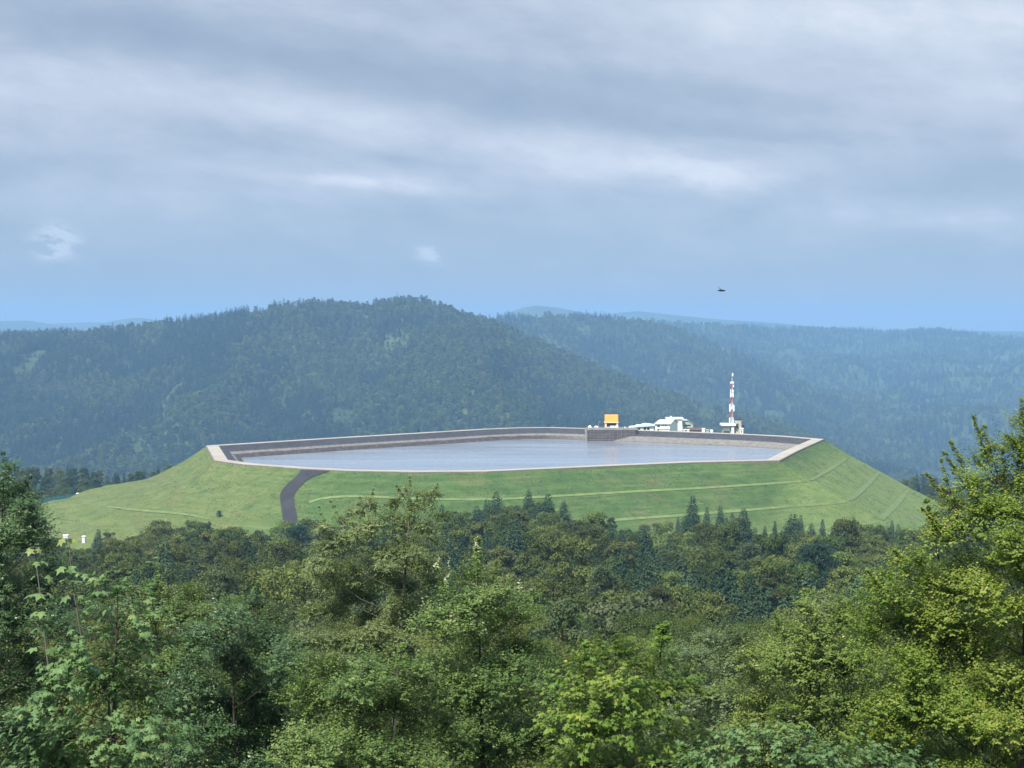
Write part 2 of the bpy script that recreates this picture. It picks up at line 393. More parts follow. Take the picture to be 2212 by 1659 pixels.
# crest road ring, parapet, lining, water
inn = offset(crest, -7.0)
def ring(name, A, B, mat, smooth=False, close=True):
    n = len(A); v = [tuple(p) for p in A] + [tuple(p) for p in B]
    f = [(i, (i + 1) % n, n + (i + 1) % n, n + i) for i in range(n)]
    return mesh(name, v, f, mat, smooth)
def solid_ring(name, A, B, z0, z1, mat):
    n = len(A); v = []
    for z in (z0, z1):
        for Q in (A, B): v += [(p.x, p.y, z) for p in Q]
    f = []
    for i in range(n):
        j = (i + 1) % n
        f += [(2 * n + i, 2 * n + j, 3 * n + j, 3 * n + i), (i, j, 2 * n + j, 2 * n + i), (n + j, n + i, 3 * n + i, 3 * n + j), (j, i, n + i, n + j)]
    return mesh(name, v, f, mat)
tag(link('road', solid_ring('road', offset(crest, .25), inn, CREST - 1.2, CREST + .25, crestm)), kind='structure', label='pale concrete road around the reservoir rim')
pw = link('parapet_wall', solid_ring('parapet_wall', offset(crest, .9), offset(crest, .27), CREST - 1.6, CREST + .12, kerbm))
tag(pw, 'low dark retaining wall edging the pale road around the reservoir', 'wall')
def refine(poly, n=10):
    out = []
    for i in range(len(poly)):
        for s in range(n): out.append(poly[i].lerp(poly[(i + 1) % len(poly)], s / n))
    return out
rI = refine(inn); rows = []
cen = sum(crest, Vector()) / NC
for q in range(13):
    dp = q * 1.0; off = refine(offset(inn, -1.9 * dp)); rows.append([Vector((p.x, p.y, CREST + .1 - dp)) for p in off])
v = [tuple(p) for r in rows for p in r]; n = len(rI)
f = [(r * n + i, r * n + (i + 1) % n, (r + 1) * n + (i + 1) % n, (r + 1) * n + i) for r in range(12) for i in range(n)]
f.append(tuple(12 * n + i for i in range(n)))
tag(link('reservoir_basin', mesh('reservoir_basin', v, f, liningm)), kind='structure', label='dark asphalt inner slopes of the reservoir with pale water marks')
WZ = CREST - 7.0
def waterm():
    m_ = bpy.data.materials.new('water'); m_.use_nodes = True; q = NT(m_.node_tree)
    p = pos(q); mp = q.n('ShaderNodeMapping', Vector=p); mp.inputs['Scale'].default_value = (.35, .9, 1)
    patch = q.noise(p, .012, 4, .6)
    n1 = q.noise(mp, .9, 6, .7)
    bn = q.n('ShaderNodeBump', Height=q.m('MULTIPLY', n1, q.mapr(patch, .4, .6, .35, 1.1)), Strength=.6, Distance=.3)
    wnd = q.n('ShaderNodeMapping', Vector=p); wnd.inputs['Scale'].default_value = (.25, 1.0, 1)
    pb = q.n('ShaderNodeBsdfPrincipled', Roughness=q.mapr(q.noise(wnd, .03, 5, .65), .35, .65, .06, .30), IOR=1.333); pb.inputs['Base Color'].default_value = (.20, .24, .29, 1)
    pb.inputs['Specular IOR Level'].default_value = .75
    q.nt.links.new(bn.outputs[0], pb.inputs['Normal']); q.n('ShaderNodeOutputMaterial', Surface=pb); return m_
wp = offset(inn, -1.9 * 7.05)
tag(link('water', mesh('water', [(p.x, p.y, WZ) for p in wp], [tuple(range(NC))], waterm())), kind='structure')

# ramp road and mown berm paths draped on the slope
def drape(name, left, right, mat, lift, label, steps=8, cross=3):
    def smooth(pts):
        out = []
        for i in range(len(pts) - 1):
            p0 = pts[max(i - 1, 0)]; p1 = pts[i]; p2 = pts[i + 1]; p3 = pts[min(i + 2, len(pts) - 1)]
            for s in range(steps):
                u = s / steps
                out.append(tuple(.5 * ((2 * p1[k]) + (-p0[k] + p2[k]) * u + (2 * p0[k] - 5 * p1[k] + 4 * p2[k] - p3[k]) * u * u + (-p0[k] + 3 * p1[k] - 3 * p2[k] + p3[k]) * u ** 3) for k in (0, 1)))
        return out + [pts[-1]]
    A, B = smooth(left), smooth(right); vs = []
    for a, b in zip(A, B):
        pa, pb_ = on_slope(*a), on_slope(*b)
        for c in range(cross + 1):
            p = pa.lerp(pb_, c / cross); z = slope_z(p.x, p.y); vs.append((p.x, p.y, (z if z is not None else p.z) + lift))
    w_ = cross + 1
    fs = [(i * w_ + c, i * w_ + c + 1, (i + 1) * w_ + c + 1, (i + 1) * w_ + c) for i in range(len(A) - 1) for c in range(cross)]
    tag(link(name, mesh(name, vs, fs, mat)), kind='structure', label=label)
drape('road', [(650, 1016), (640, 1030), (619, 1048), (606, 1066), (605.5, 1084), (609.5, 1109), (613, 1138), (618, 1170)],
      [(712, 1018.5), (670, 1034), (649, 1052), (636, 1070), (635.5, 1088), (640, 1109), (644, 1138), (650, 1170)], asphalt, .35, 'dark asphalt ramp road curving up the grass embankment')
def berm(pts, hw, lab):
    drape('path', [(x, y - h) for (x, y), h in zip(pts, hw)], [(x, y + h) for (x, y), h in zip(pts, hw)], mown, .25, lab)
berm([(668, 1086), (700, 1077), (770, 1073), (900, 1078), (1048, 1079.5), (1190, 1073), (1360, 1063), (1530, 1054), (1700, 1043), (1748, 1039)], [2.3] * 10, 'pale mown terrace path along the upper front slope')
berm([(1000, 1141), (1192, 1133), (1372, 1121), (1560, 1107), (1700, 1095), (1800, 1088), (1833, 1083)], [2.7] * 7, 'pale mown terrace path along the middle front slope')
berm([(1194, 1192), (1384, 1176), (1590, 1160), (1773, 1142), (1860, 1135), (1899, 1126)], [3.0] * 6, 'pale mown terrace path low on the front slope')
def berm2(a, b, w1, lab):
    drape('path', [(a[0] - w1, a[1]), ((a[0] + b[0]) / 2 - w1, (a[1] + b[1]) / 2 + 1), (b[0] - w1 * .6, b[1])], [(a[0] + w1, a[1]), ((a[0] + b[0]) / 2 + w1, (a[1] + b[1]) / 2 + 1), (b[0] - .5, b[1] + 1)], mown, .25, lab)
berm2((1749, 1039.5), (1838, 987), 6.5, 'upper mown terrace path crossing the right-hand facet')
berm2((1834, 1083), (1902, 1021), 8, 'middle mown terrace path crossing the right-hand facet')
berm2((1900, 1125), (1966, 1058), 9, 'lowest mown terrace path crossing the right-hand facet')
berm([(215, 1093), (290, 1102), (350, 1107), (410, 1113), (450, 1122)], [1.0, 2.2, 2.4, 2.0, 1.0], 'faint pale track across the left-hand grass knoll')
# ------------------------------------------------------------------ distant hills
def prof(pts, px): return np.interp(px, [a for a, b in pts], [b for a, b in pts])
HILLM = {}
def hill_material(name, cols_):
    def b(q):
        p = pos(q); n1 = q.noise(p, .006, 6, .7); n2 = q.noise(p, .06, 4, .7)
        c = q.ramp(n1, [(.3, cols_[0]), (.5, cols_[1]), (.7, cols_[2])]); return q.mix(q.mapr(n2, .35, .7, 0, .6), c, cols_[0])
    return principled(name, b, .95, .05)
hm = hill_material('hill_forest', ((.035, .06, .02), (.06, .085, .03), (.10, .12, .05)))
def hill(name, pr, d_base, d_ridge, py_base, spur=40, seed=0, px0=-260, px1=2480, nx=260, ny=90, back=700, lat=260.0, tree=0):
    pxs = np.linspace(px0, px1, nx); pyr = prof(pr, pxs) + tree
    dr = d_ridge + (fbm(pxs / 300.0, pxs * 0 + .5, seed + 5, 3) - .45) * (d_ridge - d_base) * .5
    zr = CZ - (pyr - HY) / F * dr; zb = CZ - (py_base - HY) / F * d_base
    T = np.linspace(0, 1, ny)[None, :]
    D = d_base + (dr[:, None] - d_base) * T; X = (pxs[:, None] - CX) / F * D
    Z = zb + (zr[:, None] - zb) * (0.88 * T + .12 * T * T)
    win = np.sin(np.pi * np.clip(T, 0, 1)) ** .8
    sp = (fbm(X / lat + D / 900, D / 1500, seed, 4) - .47)
    sp2 = .4 - np.minimum(.9, np.abs(fbm(X / (lat * .6) - D / 700, D / 700, seed + 9, 3) - .47) * 5)
    Z = Z + (sp * 1.9 + sp2 * .55) * spur * win
    nb = 10; TB = np.linspace(0, 1, nb + 1)[1:][None, :]
    DB = dr[:, None] + back * TB; XB = (pxs[:, None] - CX) / F * DB; ZB = zr[:, None] - (zr[:, None] - np.minimum(zr[:, None] - 60, zb)) * TB ** 1.3
    D = np.hstack([D, DB]); X = np.hstack([X, XB]); Z = np.hstack([Z, ZB]); m_ = D.shape[1]
    V_ = np.stack([X, D, Z], 2).reshape(-1, 3)
    i = np.arange(nx - 1)[:, None]; j = np.arange(m_ - 1)[None, :]; a = i * m_ + j
    Fc = np.stack([a, a + m_, a + m_ + 1, a + 1], 2).reshape(-1, 4)
    o = link(name, fastmesh(name, V_, Fc, hm, smooth=True)); tag(o, kind='structure')
    return X[:, :ny + 3], D[:, :ny + 3], Z[:, :ny + 3]
PC = [(-260, 740), (0, 722), (190, 720), (250, 709), (350, 697), (425, 686), (500, 676), (575, 664), (675, 653), (725, 652), (770, 659), (800, 654), (850, 647), (915, 646), (950, 660), (1000, 676), (1060, 694), (1106, 714), (1206, 756), (1300, 797), (1400, 835), (1500, 868), (1600, 899), (1716, 930), (1850, 985), (2000, 1040), (2480, 1200)]
PE = [(-260, 1000), (500, 900), (900, 760), (1000, 704), (1070, 689), (1106, 685), (1206, 681), (1306, 684), (1406, 697), (1480, 716), (1546, 741), (1610, 766), (1671, 796), (1731, 826), (1800, 858), (1856, 882), (1950, 922), (2050, 960), (2200, 1010), (2480, 1080)]
PD = [(-260, 900), (900, 800), (1200, 705), (1306, 694), (1406, 695), (1506, 702), (1656, 707), (1756, 710), (1856, 714), (1926, 718), (1981, 714), (2056, 716), (2106, 723), (2212, 734), (2480, 760)]
PF1 = [(-260, 760), (900, 740), (1040, 700), (1095, 677), (1130, 664), (1160, 660), (1200, 664), (1250, 673), (1320, 690), (1500, 730), (2480, 760)]
PF2 = [(-260, 700), (0, 694), (60, 692), (110, 700), (150, 708), (200, 704), (260, 690), (300, 686), (340, 692), (420, 710), (600, 720), (1200, 700), (1330, 676), (1380, 672), (1450, 680), (1550, 690), (1620, 694), (1700, 700), (1800, 712), (2212, 716), (2480, 716)]
PF3 = [(-260, 712), (90, 700), (190, 696), (330, 700), (600, 716), (1500, 708), (1560, 693), (1640, 695), (1720, 706), (2000, 716), (2480, 718)]
hC = hill('hills', PC, 3000, 4400, 1090, 105, 3, tree=5, lat=330, back=1100)
hE = hill('hills', PE, 4500, 6500, 1065, 95, 21, lat=480, tree=3, back=900)
hD = hill('hills', PD, 4900, 9400, 1030, 140, 31, lat=700, tree=2, back=1500)
hill('hills', PF1, 10800, 11600, 800, 20, 41, nx=200, ny=24, back=2000, lat=900)
hill('hills', PF2, 12500, 13500, 740, 20, 51, nx=200, ny=12, back=900, lat=1500)
hill('hills', PF3, 14300, 15200, 730, 20, 61, nx=200, ny=12, back=700, lat=1500)

# ------------------------------------------------------------------ leaf builders
OV_V = np.array([(0, 0, 0), (.45, .34, .07), (1, 0, -.12), (.45, -.34, .07)]); OV_F = np.array([(0, 3, 2), (0, 2, 1)])
MP_V = np.array([(.36, 0, .05), (0, 0, 0), (.02, -.45, -.10), (.26, -.27, 0), (.58, -.60, -.10), (.62, -.22, 0), (1.05, 0, -.14), (.62, .22, 0), (.58, .60, -.10), (.26, .27, 0), (.02, .45, -.10)])
MP_F = np.array([(0, i, i + 1 if i < 10 else 1) for i in range(1, 11)])
def leaves(Pn, N, D, S, tv, tf):
    D = D / (np.linalg.norm(D, axis=1, keepdims=True) + 1e-9)
    N = N - D * (N * D).sum(1, keepdims=True); N /= (np.linalg.norm(N, axis=1, keepdims=True) + 1e-9)
    W = np.cross(N, D); S = S[:, None, None]
    V_ = Pn[:, None, :] + S * (tv[None, :, 0:1] * D[:, None, :] + tv[None, :, 1:2] * W[:, None, :] + tv[None, :, 2:3] * N[:, None, :])
    n, k = V_.shape[:2]
    Fc = tf[None] + (np.arange(n) * k)[:, None, None]
    return V_.reshape(-1, 3), Fc.reshape(-1, tf.shape[1]), k
def unit(n, rng=RNG):
    v_ = rng.normal(size=(n, 3)); return v_ / np.linalg.norm(v_, axis=1, keepdims=True)

# mid-distance crowns ------------------------------------------------
def broad_crown(name, H, Rd, nleaf, size, mat, seed, lob=18, base=.22, peak=.5):
    g = np.random.default_rng(seed); c = []; lob = int(lob * 1.35)
    for i in range(lob):
        h = base + (1 - base) * (i + .5) / lob; e = math.sin(math.pi * min(1, max(.06, (h - base) / (1 - base) * (1 - peak * .25) + .06))) ** .6
        a = i * 2.4 + g.uniform(-.5, .5); rr = Rd * e * g.uniform(.35, .68)
        r = Rd * g.uniform(.22, .38) * (.65 + .5 * e)
        c.append((math.cos(a) * rr, math.sin(a) * rr, min(h * H, H - r * .8), r))
    c.append((0, 0, H - Rd * .38, Rd * .38)); c = np.array(c)
    p = c[:, 3] ** 2; k = g.choice(len(c), nleaf, p=p / p.sum())
    d = unit(nleaf, g); d[:, 2] = np.where(g.random(nleaf) < .65, np.abs(d[:, 2]), d[:, 2])
    ms = 11; so = unit(len(c) * ms, g).reshape(len(c), ms, 3); so[:, :, 2] = np.where(g.random((len(c), ms)) < .6, np.abs(so[:, :, 2]), so[:, :, 2]); sr = g.uniform(.28, .50, (len(c), ms)); js = g.integers(0, ms, nleaf)
    Pn = c[k, :3] + (so[k, js] * .78 * np.array([1, 1, .85]) + d * (sr[k, js] * g.uniform(.7, 1.08, nleaf))[:, None] * np.array([1, 1, .7])) * c[k, 3:4]
    N = d * .8 + unit(nleaf, g) * .55 + np.array([0, 0, .35]); D = unit(nleaf, g) + d * .4 + np.array([0, 0, -.3])
    V_, Fc, kk = leaves(Pn, N, D, g.uniform(.7, 1.3, nleaf) * size, OV_V, OV_F)
    tint = np.clip(.5 + .22 * np.sin(k * 3.1) + .12 * np.sin(js * 5.0 + k) + g.normal(0, .15, nleaf), 0, 1)
    return fastmesh(name, V_, Fc, mat, np.repeat(tint, kk))
def cone_crown(name, H, Rd, nleaf, size, mat, seed, base=.1, power=1.0, drop=.35):
    g = np.random.default_rng(seed); tiers = int(H * 1.7); hh = np.sort(g.random(tiers)) * .0 + (np.arange(tiers) + .5) / tiers
    k = g.choice(tiers, nleaf, p=(lambda q: q / q.sum())((1.08 - hh) ** 1.4))
    nb = 9; b = g.integers(0, nb, nleaf); off = g.random(tiers) * 6.28; brl = g.uniform(.5, 1.2, (tiers, nb))
    a = off[k] + b * 2 * math.pi / nb + g.normal(0, .2, nleaf); h = base + (1 - base) * hh[k]
    rm = Rd * (1 - hh[k]) ** power * brl[k, b] + .15; s = g.random(nleaf) ** .55
    Pn = np.stack([np.cos(a) * rm * s, np.sin(a) * rm * s, h * H - drop * rm * s + g.normal(0, .30, nleaf)], 1)
    out = np.stack([np.cos(a), np.sin(a), a * 0 - .45], 1)
    N = np.array([0, 0, 1.0]) + out * .3 + unit(nleaf, g) * .5; D = out + unit(nleaf, g) * .35
    V_, Fc, kk = leaves(Pn, N, D, g.uniform(.7, 1.3, nleaf) * size, OV_V, OV_F)
    return fastmesh(name, V_, Fc, mat, np.repeat(np.clip(g.normal(.5, .2, nleaf) + (s - .5) * .2, 0, 1), kk))
def trunk_mesh(name, H, r, mat, seed, limbs=5):
    g = random.Random(seed); m_ = MB()
    m_.path([(0, 0, -2.5), (0.03 * H * g.uniform(-1, 1), .02 * H, H * .35), (0, 0, H * .75)], [r, r * .7, r * .25], 7)
    for i in range(limbs):
        a = g.uniform(0, 6.28); z0 = H * g.uniform(.3, .6); q = H * g.uniform(.16, .28)
        m_.path([(0, 0, z0), (math.cos(a) * q * .5, math.sin(a) * q * .5, z0 + q * .5), (math.cos(a) * q, math.sin(a) * q, z0 + q)], [r * .4, r * .25, r * .08], 5)
    return mesh(name, m_.v, m_.f, mat, True)
G1 = [(0, (.034, .052, .013)), (.4, (.068, .094, .021)), (.75, (.118, .142, .033)), (1, (.15, .17, .05))]
mid_leaf = leafmat('broadleaf_foliage', G1, .28, None, .6, .22, .2, True)
dark_leaf = leafmat('dark_foliage', [(0, (.006, .018, .012)), (.5, (.012, .032, .018)), (1, (.026, .052, .026))], .15, None, .55, .12, .3)
con_leaf = leafmat('conifer_foliage', [(0, (.014, .032, .015)), (.5, (.030, .055, .026)), (1, (.06, .09, .045))], .2, None, .7, .1, .15, True)
pale_leaf = leafmat('pale_foliage', [(0, (.045, .065, .03)), (.5, (.09, .12, .05)), (1, (.16, .18, .09))], .2, None, .6, .25, .2, True)
rust_leaf = leafmat('rusty_foliage', [(0, (.014, .020, .008)), (.5, (.034, .042, .014)), (1, (.062, .058, .022))], .15, None, .6, .22, .2)
farB = [broad_crown('crown', H, Rd, 11000, .33, mid_leaf, 100 + i, lob, b, p) for i, (H, Rd, lob, b, p) in enumerate([(15, 4.8, 20, .15, .5), (14, 5.4, 24, .15, .3), (17, 4.2, 20, .12, .9), (13, 4.4, 18, .2, .4), (16, 5.6, 28, .15, .6), (15, 3.6, 16, .1, 1.0)])]
farBH = [15, 14, 17, 13, 16, 15]
farC = [cone_crown('crown', H, Rd, 9000, .42, con_leaf, 200 + i, .04, pw_) for i, (H, Rd, pw_) in enumerate([(18, 4.4, .8), (16, 4.6, .65), (20, 4.6, .9)])]
farCH = [18, 16, 20]
nearB = [broad_crown('crown', H, Rd, 70000, .115, mid_leaf, 300 + i, lob, b, p) for i, (H, Rd, lob, b, p) in enumerate([(14, 4.8, 26, .12, .5), (13, 5.2, 30, .12, .4), (15, 4.2, 24, .1, .9), (13, 4.6, 22, .12, .3)])]
nearBH = [14, 13, 15, 13]
palC = [broad_crown('crown', 13, 3.8, 9000, .32, pale_leaf, 400, 18, .1, .9), broad_crown('crown', 14, 4.4, 9000, .32, pale_leaf, 401, 22, .1, .5)]
darkC = broad_crown('crown', 14, 6.2, 26000, .28, dark_leaf, 420, 34, .1, .3)
rustC = broad_crown('crown', 12, 4.0, 12000, .28, rust_leaf, 421, 18, .1, .7)
trB = [trunk_mesh('trunk', 14, .22, bark, i) for i in range(3)]; trC = trunk_mesh('trunk', 17, .2, bark, 9, 0)
def place_tree(name, crown, trunk, loc, scale, rz, label, cat, group, sxy=1.0):
    o = thing(name, label, cat, loc, group)
    for nm, me in (('crown', crown), ('trunk', trunk)):
        c = bpy.data.objects.new(nm, me); COL.objects.link(c); c.parent = o
    o.scale = (scale * sxy, scale * sxy, scale); o.rotation_euler = (0, 0, rz); return o

# top line of the middle wood, in frame rows
TOP = [(-100, 1165), (0, 1170), (150, 1178), (235, 1160), (300, 1165), (340, 1134), (380, 1136), (460, 1144), (500, 1152), (560, 1158), (620, 1140), (680, 1132), (760, 1140), (950, 1130), (1000, 1118), (1060, 1104), (1150, 1092), (1225, 1112), (1260, 1140), (1300, 1128), (1345, 1150), (1400, 1138), (1480, 1120), (1540, 1140), (1600, 1128), (1640, 1158), (1690, 1150), (1760, 1152), (1850, 1145), (1930, 1150), (2000, 1160), (2100, 1165), (2320, 1170)]
DMAX = [(-100, 815), (300, 850), (600, 830), (1000, 800), (1500, 840), (1750, 880), (1900, 930), (2320, 950)]
spots = []
d = 66.0
g = random.Random(77)
while d < 900:
    step = (7.2 if d < 260 else 6.4) + d * .0105
    half = d * .325 + 5; x = -half + g.uniform(0, step)
    while x < half:
        dd = d + g.uniform(-.45, .45) * step; xx = x + g.uniform(-.35, .35) * step
        px = CX + xx / dd * F
        if dd < prof(DMAX, px): spots.append((dd, xx, px))
        x += step * 1.35
    d += step
HAND = [  # hand-set middle-distance trees: kind, px, top row, distance, height, width factor, label
    ('con', 1072, 1062, 640, 19, .9, 'tall dark conifer with a double tip standing above the wood left of centre'),
    ('con', 1030, 1092, 660, 16, .85, 'smaller conifer just left of the tall double-tipped conifer'),
    ('con', 985, 1112, 650, 14, .8, 'short dark conifer against the green slope beside the birch crown'),
    ('con', 1184, 1066, 560, 21, 1.1, 'broad tall conifer above the middle of the wood, below the straight terrace path'),
    ('con', 1218, 1082, 570, 18, .95, 'conifer leaning on the right flank of the broad tall conifer'),
    ('con', 1496, 1070, 620, 20, .85, 'slim pointed spruce standing clear against the grass slope right of centre'),
    ('con', 1527, 1094, 600, 17, .7, 'narrow dark spruce just right of the slim pointed spruce'),
    ('con', 1606, 1098, 560, 19, 1.0, 'wide conifer below the second terrace path, between spruce pair and dark round tree'),
    ('con', 1714, 1110, 640, 17, 1.2, 'rounded conifer at the foot of the slope, above the dark round tree'),
    ('con', 1800, 1140, 620, 16, .8, 'pointed conifer in the row right of the dark round tree'),
    ('con', 1834, 1126, 640, 18, 1.1, 'tallest conifer in the row below the corner of the embankment'),
    ('con', 1900, 1132, 640, 17, .9, 'second conifer from the right in the row at the slope foot'),
    ('con', 1955, 1150, 650, 15, .95, 'last conifer of the row beside the big yellow-green tree'),
    ('con', 212, 1142, 560, 15, .95, 'dark blue-green spruce standing alone behind the maple shoots'),
    ('dark', 1765, 1172, 370, 14, 1.0, 'very dark round-crowned tree in the middle of the wood, right of centre'),
    ('dark', 645, 1134, 560, 15, .9, 'dark dense tree at the foot of the asphalt ramp'),
    ('pale', 1300, 1215, 300, 13, .9, 'pale grey-green pointed tree in the hollow right of centre'),
    ('pale', 1215, 1290, 150, 12, .9, 'soft grey-green tree with a rounded cone top behind the bright maple'),
    ('pale', 1625, 1180, 420, 14, 1.2, 'pale willow-like tree left of the dark round tree'),
    ('pale', 1690, 1200, 400, 14, .9, 'pale feathery tree touching the dark round tree'),
    ('pale', 470, 1235, 260, 12, 1.2, 'pale grey-green low tree in the wood below the lone bush'),
    ('rust', 1420, 1270, 260, 11, 1.0, 'tree with a patch of rusty brown leaves in the wood right of centre'),
    ('rust', 1660, 1250, 300, 10, .9, 'small yellowish-brown tree below the pale feathery tree'),
    ('bush', 1090, 1150, 520, 17, 1.2, 'big rounded broadleaf tree under the double-tipped conifer'),
    ('bush', 1270, 1135, 470, 17, 1.3, 'wide broadleaf tree with a flat crown right of the broad conifer'),
    ('bush', 1320, 1118, 700, 13, .9, 'bluish small round tree peeping up against the green slope'),
]
def gbase(d_): return gz(d_)
_px = 955
while _px < 1975:
    if not any(abs(_px - h_[1]) < 14 for h_ in HAND if h_[0] == 'con'):
        d_ = float(prof(DMAX, _px)) - g.uniform(70, 230)
        HAND.append(('row', _px, float(prof(TOP, _px)) + (g.uniform(-46, 4) if not 1240 < _px < 1460 else g.uniform(-8, 20)), d_, g.uniform(16, 22), g.uniform(.6, .85), 'pointed conifer in the ragged row along the top edge of the wood'))
    _px += g.uniform(11, 30)
ppos = []
for kind, px, py, dist, H, wf, lab in HAND:
    p = P(px, py, dist); base = Vector((p.x, p.y, p.z - H)); ppos.append((p.x, p.y))
    if kind in ('con', 'row'):
        k = g.randrange(3); place_tree('conifer_tree', farC[k], trC, base, H / farCH[k], g.uniform(0, 6), lab, 'conifer', 'conifers in the wood below the embankment' if kind == 'con' else 'conifer row at the top edge of the wood', wf * (1.5 if kind == 'con' else 1.3))
    elif kind == 'dark': place_tree('broadleaf_tree', darkC, trB[0], base, H / 14, g.uniform(0, 6), lab, 'tree', 'broadleaf trees in the wood below the embankment', wf)
    elif kind == 'pale': place_tree('broadleaf_tree', palC[g.randrange(2)], trB[1], base, H / 13.5, g.uniform(0, 6), lab, 'tree', 'broadleaf trees in the wood below the embankment', wf)
    elif kind == 'rust': place_tree('broadleaf_tree', rustC, trB[1], base, H / 12, g.uniform(0, 6), lab, 'tree', 'broadleaf trees in the wood below the embankment', wf)
    else:
        k = g.randrange(5); place_tree('broadleaf_tree', farB[k], trB[2], base, H / farBH[k], g.uniform(0, 6), lab, 'tree', 'broadleaf trees in the wood below the embankment', wf)
ranked = []
for dd, xx, px in spots:
    if px < -120 or px > 2330: continue
    if any((xx - a) ** 2 + (dd - b) ** 2 < (3.5 + dd * .004) ** 2 for a, b in ppos): continue
    s = g.uniform(.62, 1.28) if dd < 330 else g.uniform(.75, 1.2); cn = float(fbm(np.array(xx / 38.0 + 5), np.array(dd / 60.0), 66, 3))
    edge_ = dd > float(prof(DMAX, px)) - 170 and px > 930
    con = dd > 230 and cn + g.uniform(-.12, .12) > (.43 if edge_ else .55)
    H = 20 * s if not con else 23 * s
    if dd > float(prof(DMAX, px)) - 120: H *= 1.12
    if dd < 120: H *= .85
    z = gbase(dd) - 4 - min(9, max(0, (float(fbm(np.array(xx / 60.0 + 3), np.array(dd / 80.0), 71, 2)) - .38) * 26)) * (dd < 620)
    z += knob(xx, dd)
    sz = slope_z(xx, dd)
    if sz is not None and sz > z: z = sz - .5
    top = z + H; pyt = HY + (CZ - top) * F / dd; lim = float(prof(TOP, px)) + g.uniform(0, 1) ** 1.7 * (34 if px < 1800 else 14) - 4
    if pyt < lim:
        nt_ = CZ - (lim - HY) / F * dd; cut = top - nt_
        if cut > H * .45: continue
        H2 = max(H - cut, 6.0); H = H2
    cap_ = float(np.interp(dd, [60, 110, 180, 260, 380, 520, 650], [1450, 1415, 1350, 1285, 1200, 1110, 1040])) + g.uniform(-1, 1) * 26
    pyn = HY + (CZ - (z + H)) * F / dd
    if pyn < cap_: z -= (cap_ - pyn) * dd / F
    front = pyt < lim + 14
    ranked.append([dd, xx, z, H, con, px, pyt, front])
ranked.sort(key=lambda q: (not q[7] and q[0] > 330, q[0]))
bl = co = 0; rest = []
for dd, xx, z, H, con, px, pyt, front in ranked:
    side = 'left' if px < 560 else ('middle' if px < 1300 else 'right')
    where = {'left': 'below the left grass knoll', 'middle': 'below the asphalt ramp', 'right': 'below the embankment corner'}[side]
    dep = 'near' if dd < 170 else ('half way down the wood' if dd < 400 else 'at the far edge of the wood')
    big = 'large' if H > 19 else ('small' if H < 14 else 'medium-sized')
    loc = (xx, dd, z); rz = g.uniform(0, 6.28)
    if con and co < 190:
        co += 1; k = g.randrange(3)
        place_tree('conifer_tree', farC[k], trC, loc, H / farCH[k], rz, f'{big} dark conifer {"in the near wood" if dep == "near" else dep} {where}', 'conifer', f'{big} conifers {dep} {side}', g.uniform(.85, 1.25))
    elif not con and bl < 165:
        bl += 1
        pal = dd > 140 and g.random() < .16
        if pal: k = g.randrange(2); cr, ch = palC[k], 13.5
        elif dd < 240: k = g.randrange(4); cr, ch = nearB[k], nearBH[k]
        else: k = g.randrange(6); cr, ch = farB[k], farBH[k]
        place_tree('broadleaf_tree', cr, trB[g.randrange(3)], loc, H / ch, rz, f'{big} {"pale" if pal else "mid green"} leafy tree {"in the near wood" if dep == "near" else dep} {where}', 'tree', f'{big} {"pale" if pal else "green"} trees {dep} {side}', g.uniform(.85, 1.2))
    else: rest.append((xx, dd, z, H, con))

# ------------------------------------------------------------------ scattered woods as single 'stuff' objects (geometry nodes)
def proto(me, scale=1.0):
    o = bpy.data.objects.new(me.name + '_source', me); o.scale = (scale,) * 3; return o
def scatter(name, pts, rots, scales, protos, label):
    me = bpy.data.meshes.new(name); me.vertices.add(len(pts)); me.vertices.foreach_set('co', np.asarray(pts, np.float32).ravel())
    for nm, arr in (('rz', rots), ('sc', scales)):
        a = me.attributes.new(nm, 'FLOAT', 'POINT'); a.data.foreach_set('value', np.asarray(arr, np.float32))
    o = link(name, me); tag(o, label, name.replace('_', ' '), kind='stuff')
    ng = bpy.data.node_groups.new(name, 'GeometryNodeTree')
    ng.interface.new_socket('Geometry', in_out='INPUT', socket_type='NodeSocketGeometry'); ng.interface.new_socket('Geometry', in_out='OUTPUT', socket_type='NodeSocketGeometry')
    N = ng.nodes; L = ng.links
    gi = N.new('NodeGroupInput'); go = N.new('NodeGroupOutput'); iop = N.new('GeometryNodeInstanceOnPoints'); jn = N.new('GeometryNodeJoinGeometry')
    for pm in protos:
        oi = N.new('GeometryNodeObjectInfo'); oi.inputs['Object'].default_value = proto(pm); oi.inputs['As Instance'].default_value = True
        L.new(oi.outputs['Geometry'], jn.inputs[0])
    iop.inputs['Pick Instance'].default_value = True
    ri = N.new('FunctionNodeRandomValue'); ri.data_type = 'INT'; ri.inputs[4].default_value = 0; ri.inputs[5].default_value = len(protos) - 1
    L.new(ri.outputs[2], iop.inputs['Instance Index'])
    def named(nm):
        q = N.new('GeometryNodeInputNamedAttribute'); q.data_type = 'FLOAT'; q.inputs[0].default_value = nm; return q.outputs[0]
    cx = N.new('ShaderNodeCombineXYZ'); L.new(named('rz'), cx.inputs[2]); L.new(cx.outputs[0], iop.inputs['Rotation'])
    L.new(named('sc'), iop.inputs['Scale'])
    L.new(gi.outputs[0], iop.inputs['Points']); L.new(jn.outputs[0], iop.inputs['Instance']); L.new(iop.outputs[0], go.inputs[0])
    md = o.modifiers.new('scatter', 'NODES'); md.node_group = ng; return o
